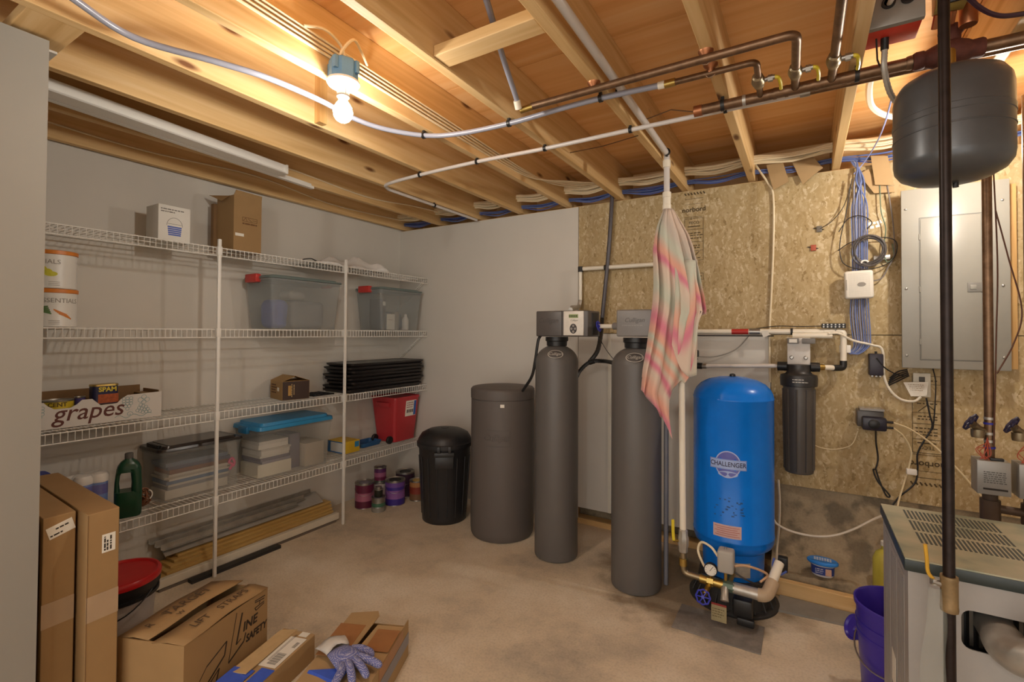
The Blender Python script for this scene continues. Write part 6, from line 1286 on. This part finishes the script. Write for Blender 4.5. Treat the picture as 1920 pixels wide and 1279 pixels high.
Ml = M @ Matrix.Translation((.0, .752, 0)) @ Matrix.Rotation(math.radians(16), 4, 'Z'); fbox(Ml, -.034, .040, -.022, .02, .0012, 'shipping_label', PAPER, t); greek(Ml @ Matrix.Translation((0, 0, .0013)), [(-.03, .005, -.012), (-.01, .03, .006)], INK, t, .005)
single('foam_slab', MB().rbox(.45, 1.10, -2.866, -2.846, 0, .795, .008), mat('#c8b988', .9, var=.06, scale=60), 'yellowish foam slab edge between the partition and the cartons', 'foam', (.8, -2.855, 0))
# bucket with red lid
rc = (.615, -2.44)
t = thing('lidded_bucket', 'white bucket with black collar and red lid among the cartons', 'bucket', (*rc, 0))
MB().lathe([(0, 0), (.125, 0), (.128, .004), (.146, .27), (0, .27)], (*rc, 0), 48).build('bucket_body', mat('#b9b3b0', .4), t)
MB().lathe([(.144, .215), (.156, .218), (.156, .232), (.148, .234), (.148, .255), (.160, .257), (.161, .285), (.146, .287)], (*rc, 0), 48).build('collar', BLACK, t)
MB().lathe([(.148, .282), (.163, .286), (.165, .304), (.159, .315), (.149, .316), (.143, .308), (0, .306)], (*rc, 0), 48).build('lid', mat('#b81f22', .28, var=.05), t)
MB().tube([Vector((rc[0] + .163 * math.cos(a), rc[1] + .163 * math.sin(a), .25 - .09 * math.sin((a + 1.9) / 2.4 * math.pi))) for a in [-1.9 + 2.4 * k / 14 for k in range(15)]], .003, 6).build('wire_handle', BLACK, t)
# guideline safety carton
P0 = Vector((1.142, -2.632)); P1 = Vector((1.415, -2.528)); P2 = Vector((1.288, -2.127)); P3 = P0 + (P2 - P1)
GC = mat('#9c7c52', .75, var=.05, scale=9)
t = thing('open_carton', 'cardboard carton with marker writing on its top flaps', 'box', (1.22, -2.38, 0)); H = .295
e = [P0, P1, P2, P3]; mb = MB()
cen = sum(e, Vector((0, 0))) / 4; inn = [p + (cen - p).normalized() * .006 for p in e]
for i in range(4):
    j = (i + 1) % 4; a, b, c, d = e[i], e[j], inn[j], inn[i]; mb.prism([a, b, c, d], H)
mb.prism(e, .003); mb.build('carton_body', GC, t, smooth=False)
dw = (P1 - P0).normalized(); dl = (P2 - P1).normalized(); W = (P1 - P0).length; L = (P2 - P1).length
def G(x, y, z): p = P0 + dw * x + dl * y; return (p.x, p.y, z)
def sheet(name, prof, m, thick=.003):
    """flap along the carton length; prof = rows of (x, z) near end, (x, z) far end, bowed"""
    mb = MB(); vs = []; fs = []; n = 10
    for k in range(n + 1):
        v = k / n
        for (xa, za), (xb, zb) in prof: vs.append(G(xa + (xb - xa) * v + .004 * math.sin(v * 9), L * v, za + (zb - za) * v + .006 * math.sin(v * math.pi)))
    m_ = len(prof)
    for k in range(n):
        for q in range(m_ - 1): fs.append((k * m_ + q, k * m_ + q + 1, (k + 1) * m_ + q + 1, (k + 1) * m_ + q))
    o = mb.add(vs, fs).build(name, m, t); so = o.modifiers.new('solid', 'SOLIDIFY'); so.thickness = thick; return o
sheet('flap', [((0, H), (0, H)), ((W * .25, H + .010), (W * .25, H + .012)), ((W * .47, H + .006), (W * .56, H + .022))], GC)
sheet('flap', [((W, H), (W, H)), ((W * .75, H + .004), (W * .78, H + .008)), ((W * .52, H - .006), (W * .66, H + .004))], GC)
MK = mat('#54402c', .8)
def flatM(x, y, z): return frame(G(x, y, z), (dl.x, dl.y, 0), (-dw.x, -dw.y, 0))
text('R', .045, MK, t, flatM(W * .26, L * .14, H + .0165), shear=.1); text('TARGET', .060, MK, t, flatM(W * .24, L * .55, H + .0195), sx=.95, shear=.1)
text('W', .03, MK, t, flatM(W * .42, L * .36, H + .0215))
text('LIFT', .050, MK, t, flatM(W * .81, L * .30, H + .0155), sx=.9, shear=.1); text('STRAPS', .050, MK, t, flatM(W * .81, L * .68, H + .0155), sx=.9, shear=.1)
Mf_ = frame(G(W, 0, 0), (dl.x, dl.y, 0), (0, 0, 1))
pm = MB(); BK = mat('#2c2017', .7)
for a, b, w in (((.05, .02), (.05, .12), .003), ((.05, .12), (.10, .175), .003), ((.10, .175), (.195, .215), .005), ((.195, .215), (.185, .165), .006), ((.185, .165), (.10, .105), .007), ((.10, .105), (.10, .085), .006), ((.10, .09), (.16, .13), .005), ((.16, .13), (.145, .085), .006),
                ((.245, .30), (.205, .12), .003), ((.275, .285), (.245, .17), .008), ((.205, .12), (.285, .16), .007), ((.285, .16), (.295, .19), .006), ((.245, .17), (.27, .18), .004)): line(pm, (a[0] + .0, a[1] - .02), (b[0], b[1] - .02), w, Mf_)
pm.build('logo_print', BK, t, smooth=False)
text('INE', .052, BK, t, Mf_ @ Matrix.Translation((.318, .198, 0)), shear=.15, bold=.0015); text('SAFETY', .042, BK, t, Mf_ @ Matrix.Translation((.355, .140, 0)), shear=.15, bold=.0015, sx=.85)
pm = MB()
for a, b in (((.345, .275), (.405, .27)), ((.345, .268), (.40, .26)), ((.345, .245), (.40, .247)), ((.345, .245), (.352, .232)), ((.352, .232), (.40, .24)), ((.37, .25), (.375, .262))): line(pm, a, b, .004, Mf_)
pm.build('side_mark', BK, t, smooth=False)
# opened flat carton on the floor, with grey tape and split top
R0_ = Vector((1.835, -1.80)); dL = Vector((.40, -.917)).normalized(); dW = Vector((-.917, -.40)).normalized(); Wd, Ln, H = .275, .62, .16
def Q(x, y, z): p = R0_ + dW * x + dL * y; return (p.x, p.y, z)
t = thing('torn_carton', 'long torn cardboard carton on the floor with grey tape strip', 'box', (*(R0_ + dW * .13 + dL * .3), 0))
c4 = [R0_, R0_ + dW * Wd, R0_ + dW * Wd + dL * Ln, R0_ + dL * Ln]; cen = sum(c4, Vector((0, 0))) / 4; mb = MB()
inn = [p + (cen - p).normalized() * .007 for p in c4]
for i in range(4):
    j = (i + 1) % 4
    mb.prism([c4[i], c4[j], inn[j], inn[i]], H - (.03 if i == 0 else 0))
mb.prism(c4, .003); mb.build('carton_body', CARD_L, t, smooth=False)
def qsheet(pts, name, m, parent):
    o = MB().add([Q(*p) for p in pts], [tuple(range(len(pts)))]).build(name, m, parent, smooth=False); so = o.modifiers.new('solid', 'SOLIDIFY'); so.thickness = .003; so.offset = 0; return o
qsheet([(0, .06, H), (0, Ln, H), (.125, Ln, H + .004), (.130, .25, H + .008), (.115, .07, H + .006)], 'flap', CARD_L, t)
qsheet([(Wd, -.01, H), (Wd, Ln, H), (.138, Ln, H + .006), (.142, .25, H + .012), (.128, .02, H + .016), (.15, -.02, H + .012)], 'flap', CARD_L, t)
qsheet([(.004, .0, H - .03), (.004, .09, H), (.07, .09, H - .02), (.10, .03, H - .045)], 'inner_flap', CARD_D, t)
for x0, x1, m_ in ((-.0012, .0, GALV),): pass
def qbox(x0, x1, y0, y1, z0, z1, name, m, parent):
    mb = MB(); vs = [Q(x, y, z) for z in (z0, z1) for y in (y0, y1) for x in (x0, x1)]; mb.add(vs, [(0, 1, 3, 2), (4, 6, 7, 5), (0, 4, 5, 1), (2, 3, 7, 6), (0, 2, 6, 4), (1, 5, 7, 3)]); return mb.build(name, m, parent, smooth=False)
qbox(-.0015, -.0002, .0, Ln, .055, .105, 'grey_tape', mat('#7f7f88', .35, var=.08), t); qbox(.0, .10, .10, .24, H + .0075, H + .0088, 'brown_tape', mat('#a06f44', .3), t); qbox(.16, Wd, .09, .30, H + .0125, H + .0137, 'brown_tape', mat('#a06f44', .3), t); qbox(-.0016, -.0003, .07, .33, .108, H - .002, 'brown_tape', mat('#a06f44', .3), t)
# smaller carton with address label and blue tape
S0 = Vector((1.500, -2.035)); d1 = Vector((.28, -.96)).normalized(); d2 = Vector((-.96, -.28)).normalized(); H2 = .11
def S(x, y, z): p = S0 + d2 * x + d1 * y; return (p.x, p.y, z)
def sbox(x0, x1, y0, y1, z0, z1, name, m, parent, **kw):
    mb = MB(); vs = [S(x, y, z) for z in (z0, z1) for y in (y0, y1) for x in (x0, x1)]; mb.add(vs, [(0, 1, 3, 2), (4, 6, 7, 5), (0, 4, 5, 1), (2, 3, 7, 6), (0, 2, 6, 4), (1, 5, 7, 3)]); return mb.build(name, m, parent, smooth=False, **kw)
t = thing('labelled_carton', 'flat carton with white barcode label and blue tape', 'box', (*(S0 + d2 * .08 + d1 * .2), 0))
sbox(0, .165, 0, .42, 0, H2, 'carton_body', CARD_L, t, bevel=.004)
o = MB().add([S(.095, -.005, H2 + .002), S(.165, .02, H2 + .002), S(.165, .30, H2 + .004), S(.085, .30, H2 + .012)], [(0, 1, 2, 3)]).build('flap', mat('#c2a679', .75), t, smooth=False); so = o.modifiers.new('solid', 'SOLIDIFY'); so.thickness = .003
sbox(.008, .088, .045, .235, H2 + .001, H2 + .002, 'address_label', PAPER, t); sbox(.02, .06, .005, .035, H2 + .001, H2 + .002, 'small_label', PAPER, t)
mb = MB()
for k in range(16):
    w = .0012 + .0016 * ((k * 7) % 3) / 2; y = .15 + .0045 * k
    vs = [S(x, yy, z) for z in (H2 + .002, H2 + .0024) for yy in (y, y + w) for x in (.022, .062)]; mb.add(vs, [(0, 1, 3, 2), (4, 6, 7, 5), (0, 4, 5, 1), (2, 3, 7, 6), (0, 2, 6, 4), (1, 5, 7, 3)])
for k in range(9):
    y = .075 + .004 * k; vs = [S(x, yy, z) for z in (H2 + .002, H2 + .0024) for yy in (y, y + .002) for x in (.018, .034)]; mb.add(vs, [(0, 1, 3, 2), (4, 6, 7, 5), (0, 4, 5, 1), (2, 3, 7, 6), (0, 2, 6, 4), (1, 5, 7, 3)])
mb.build('barcode', mat('#6a6764', .6), t, smooth=False)
BT = mat('#3f5fc8', .4, var=.08, scale=40)
for x0, x1, y0, y1, dz in ((.07, .168, .27, .36, .0045), (-.001, .06, .245, .40, .0015)): sbox(x0, x1, y0, y1, H2 + dz, H2 + dz + .0012, 'blue_tape', BT, t)
for x in (.066, .072): sbox(x, x + .0015, .03, .20, H2 + .002, H2 + .0024, 'print_line', INK, t)
qsheet([(Wd + .0, .34, .118), (Wd - .02, .38, H + .008), (Wd - .17, .36, H + .0175), (Wd - .17, .44, H + .0175), (Wd - .02, .47, H + .008), (Wd + .0, .45, .118)], 'blue_tape', BT, bpy.data.objects['torn_carton'])
# work glove lying on the carton
GL = thing('work_glove', 'blue grey dotted work glove with white cuff on the torn carton', 'glove', (*(R0_ + dW * .10 + dL * .36), H + .01))
def glove(cx, cy, ang, parent):
    zb = H + .016
    def g(x, y, z):
        x, y, z = x * 1.2, y * 1.2, z * 1.2; c, s = math.cos(ang), math.sin(ang); p = R0_ + dW * (cx + x * c - y * s) + dL * (cy + x * s + y * c); return (p.x, p.y, zb + z)
    bm_pts = []
    palm = MB(); vs = []; fs = []; n = 14
    rows = [(-.055, .036, .014), (-.03, .040, .020), (0, .043, .024), (.025, .044, .022), (.04, .040, .017)]
    for y, w, h in rows:
        for k in range(n): a = 2 * math.pi * k / n; vs.append(g(w * math.cos(a), y, h * .75 + h * math.sin(a) * .95))
    for i in range(len(rows) - 1):
        for k in range(n): j = (k + 1) % n; fs.append((i * n + k, i * n + j, (i + 1) * n + j, (i + 1) * n + k))
    fs += [tuple(reversed(range(n))), tuple(range((len(rows) - 1) * n, len(rows) * n))]
    palm.add(vs, fs)
    for x, l, bend_ in ((-.031, .055, -.10), (-.011, .070, .0), (.011, .066, .06), (.030, .050, .18)):
        pts = [g(x, .025, .018), g(x * 1.15, .05, .022), g(x * 1.25 + bend_ * .1, .05 + l * .45, .020), g(x * 1.3 + bend_ * .22, .05 + l * .8, .012), g(x * 1.32 + bend_ * .3, .05 + l, .006)]
        palm.tube(bez(pts, 4), [.0158] * 3 + [.0155] * 3 + [.0150] * 3 + [.0145] * 3 + [.0140, .0135, .012, .0095, .005], 10)
    pts = [g(-.032, -.02, .016), g(-.056, .0, .016), g(-.070, .028, .012), g(-.072, .048, .008)]; palm.tube(bez(pts, 4), [.018] * 5 + [.0165] * 4 + [.0145, .0125, .009, .005], 10)
    return palm, g
pl, gg = glove(.135, .33, math.radians(52), GL)
m, nt, b = newmat('dotted_knit'); mp = mapping(nt, (230, 230, 230)); v = nd(nt, 'ShaderNodeTexVoronoi'); v.inputs['Scale'].default_value = 1; v.inputs['Randomness'].default_value = .25; nt.links.new(mp.outputs[0], v.inputs['Vector'])
r_ = ramp(nt, [(.5, '#565f9c'), (.66, '#b9b6c6')]); nt.links.new(v.outputs['Distance'], r_.inputs[0]); nt.links.new(r_.outputs[0], b.inputs['Base Color']); b.inputs['Roughness'].default_value = .85
pl.build('hand', m, GL, angle=70)
cf = MB(); vs = []; fs = []; n = 16
rows = [(-.055, .038, .016), (-.07, .040, .020), (-.095, .046, .018), (-.115, .050, .014)]
for y, w, h in rows:
    for k in range(n): a = 2 * math.pi * k / n; vs.append(gg((w + .003 * math.sin(5 * a)) * math.cos(a), y + .006 * math.sin(3 * a), h * .85 + h * math.sin(a)))
for i in range(3):
    for k in range(n): j = (k + 1) % n; fs.append((i * n + k, i * n + j, (i + 1) * n + j, (i + 1) * n + k))
o = cf.add(vs, fs).build('cuff', mat('#c2bdb6', .85, var=.04, scale=80), GL, angle=70); so = o.modifiers.new('solid', 'SOLIDIFY'); so.thickness = .002
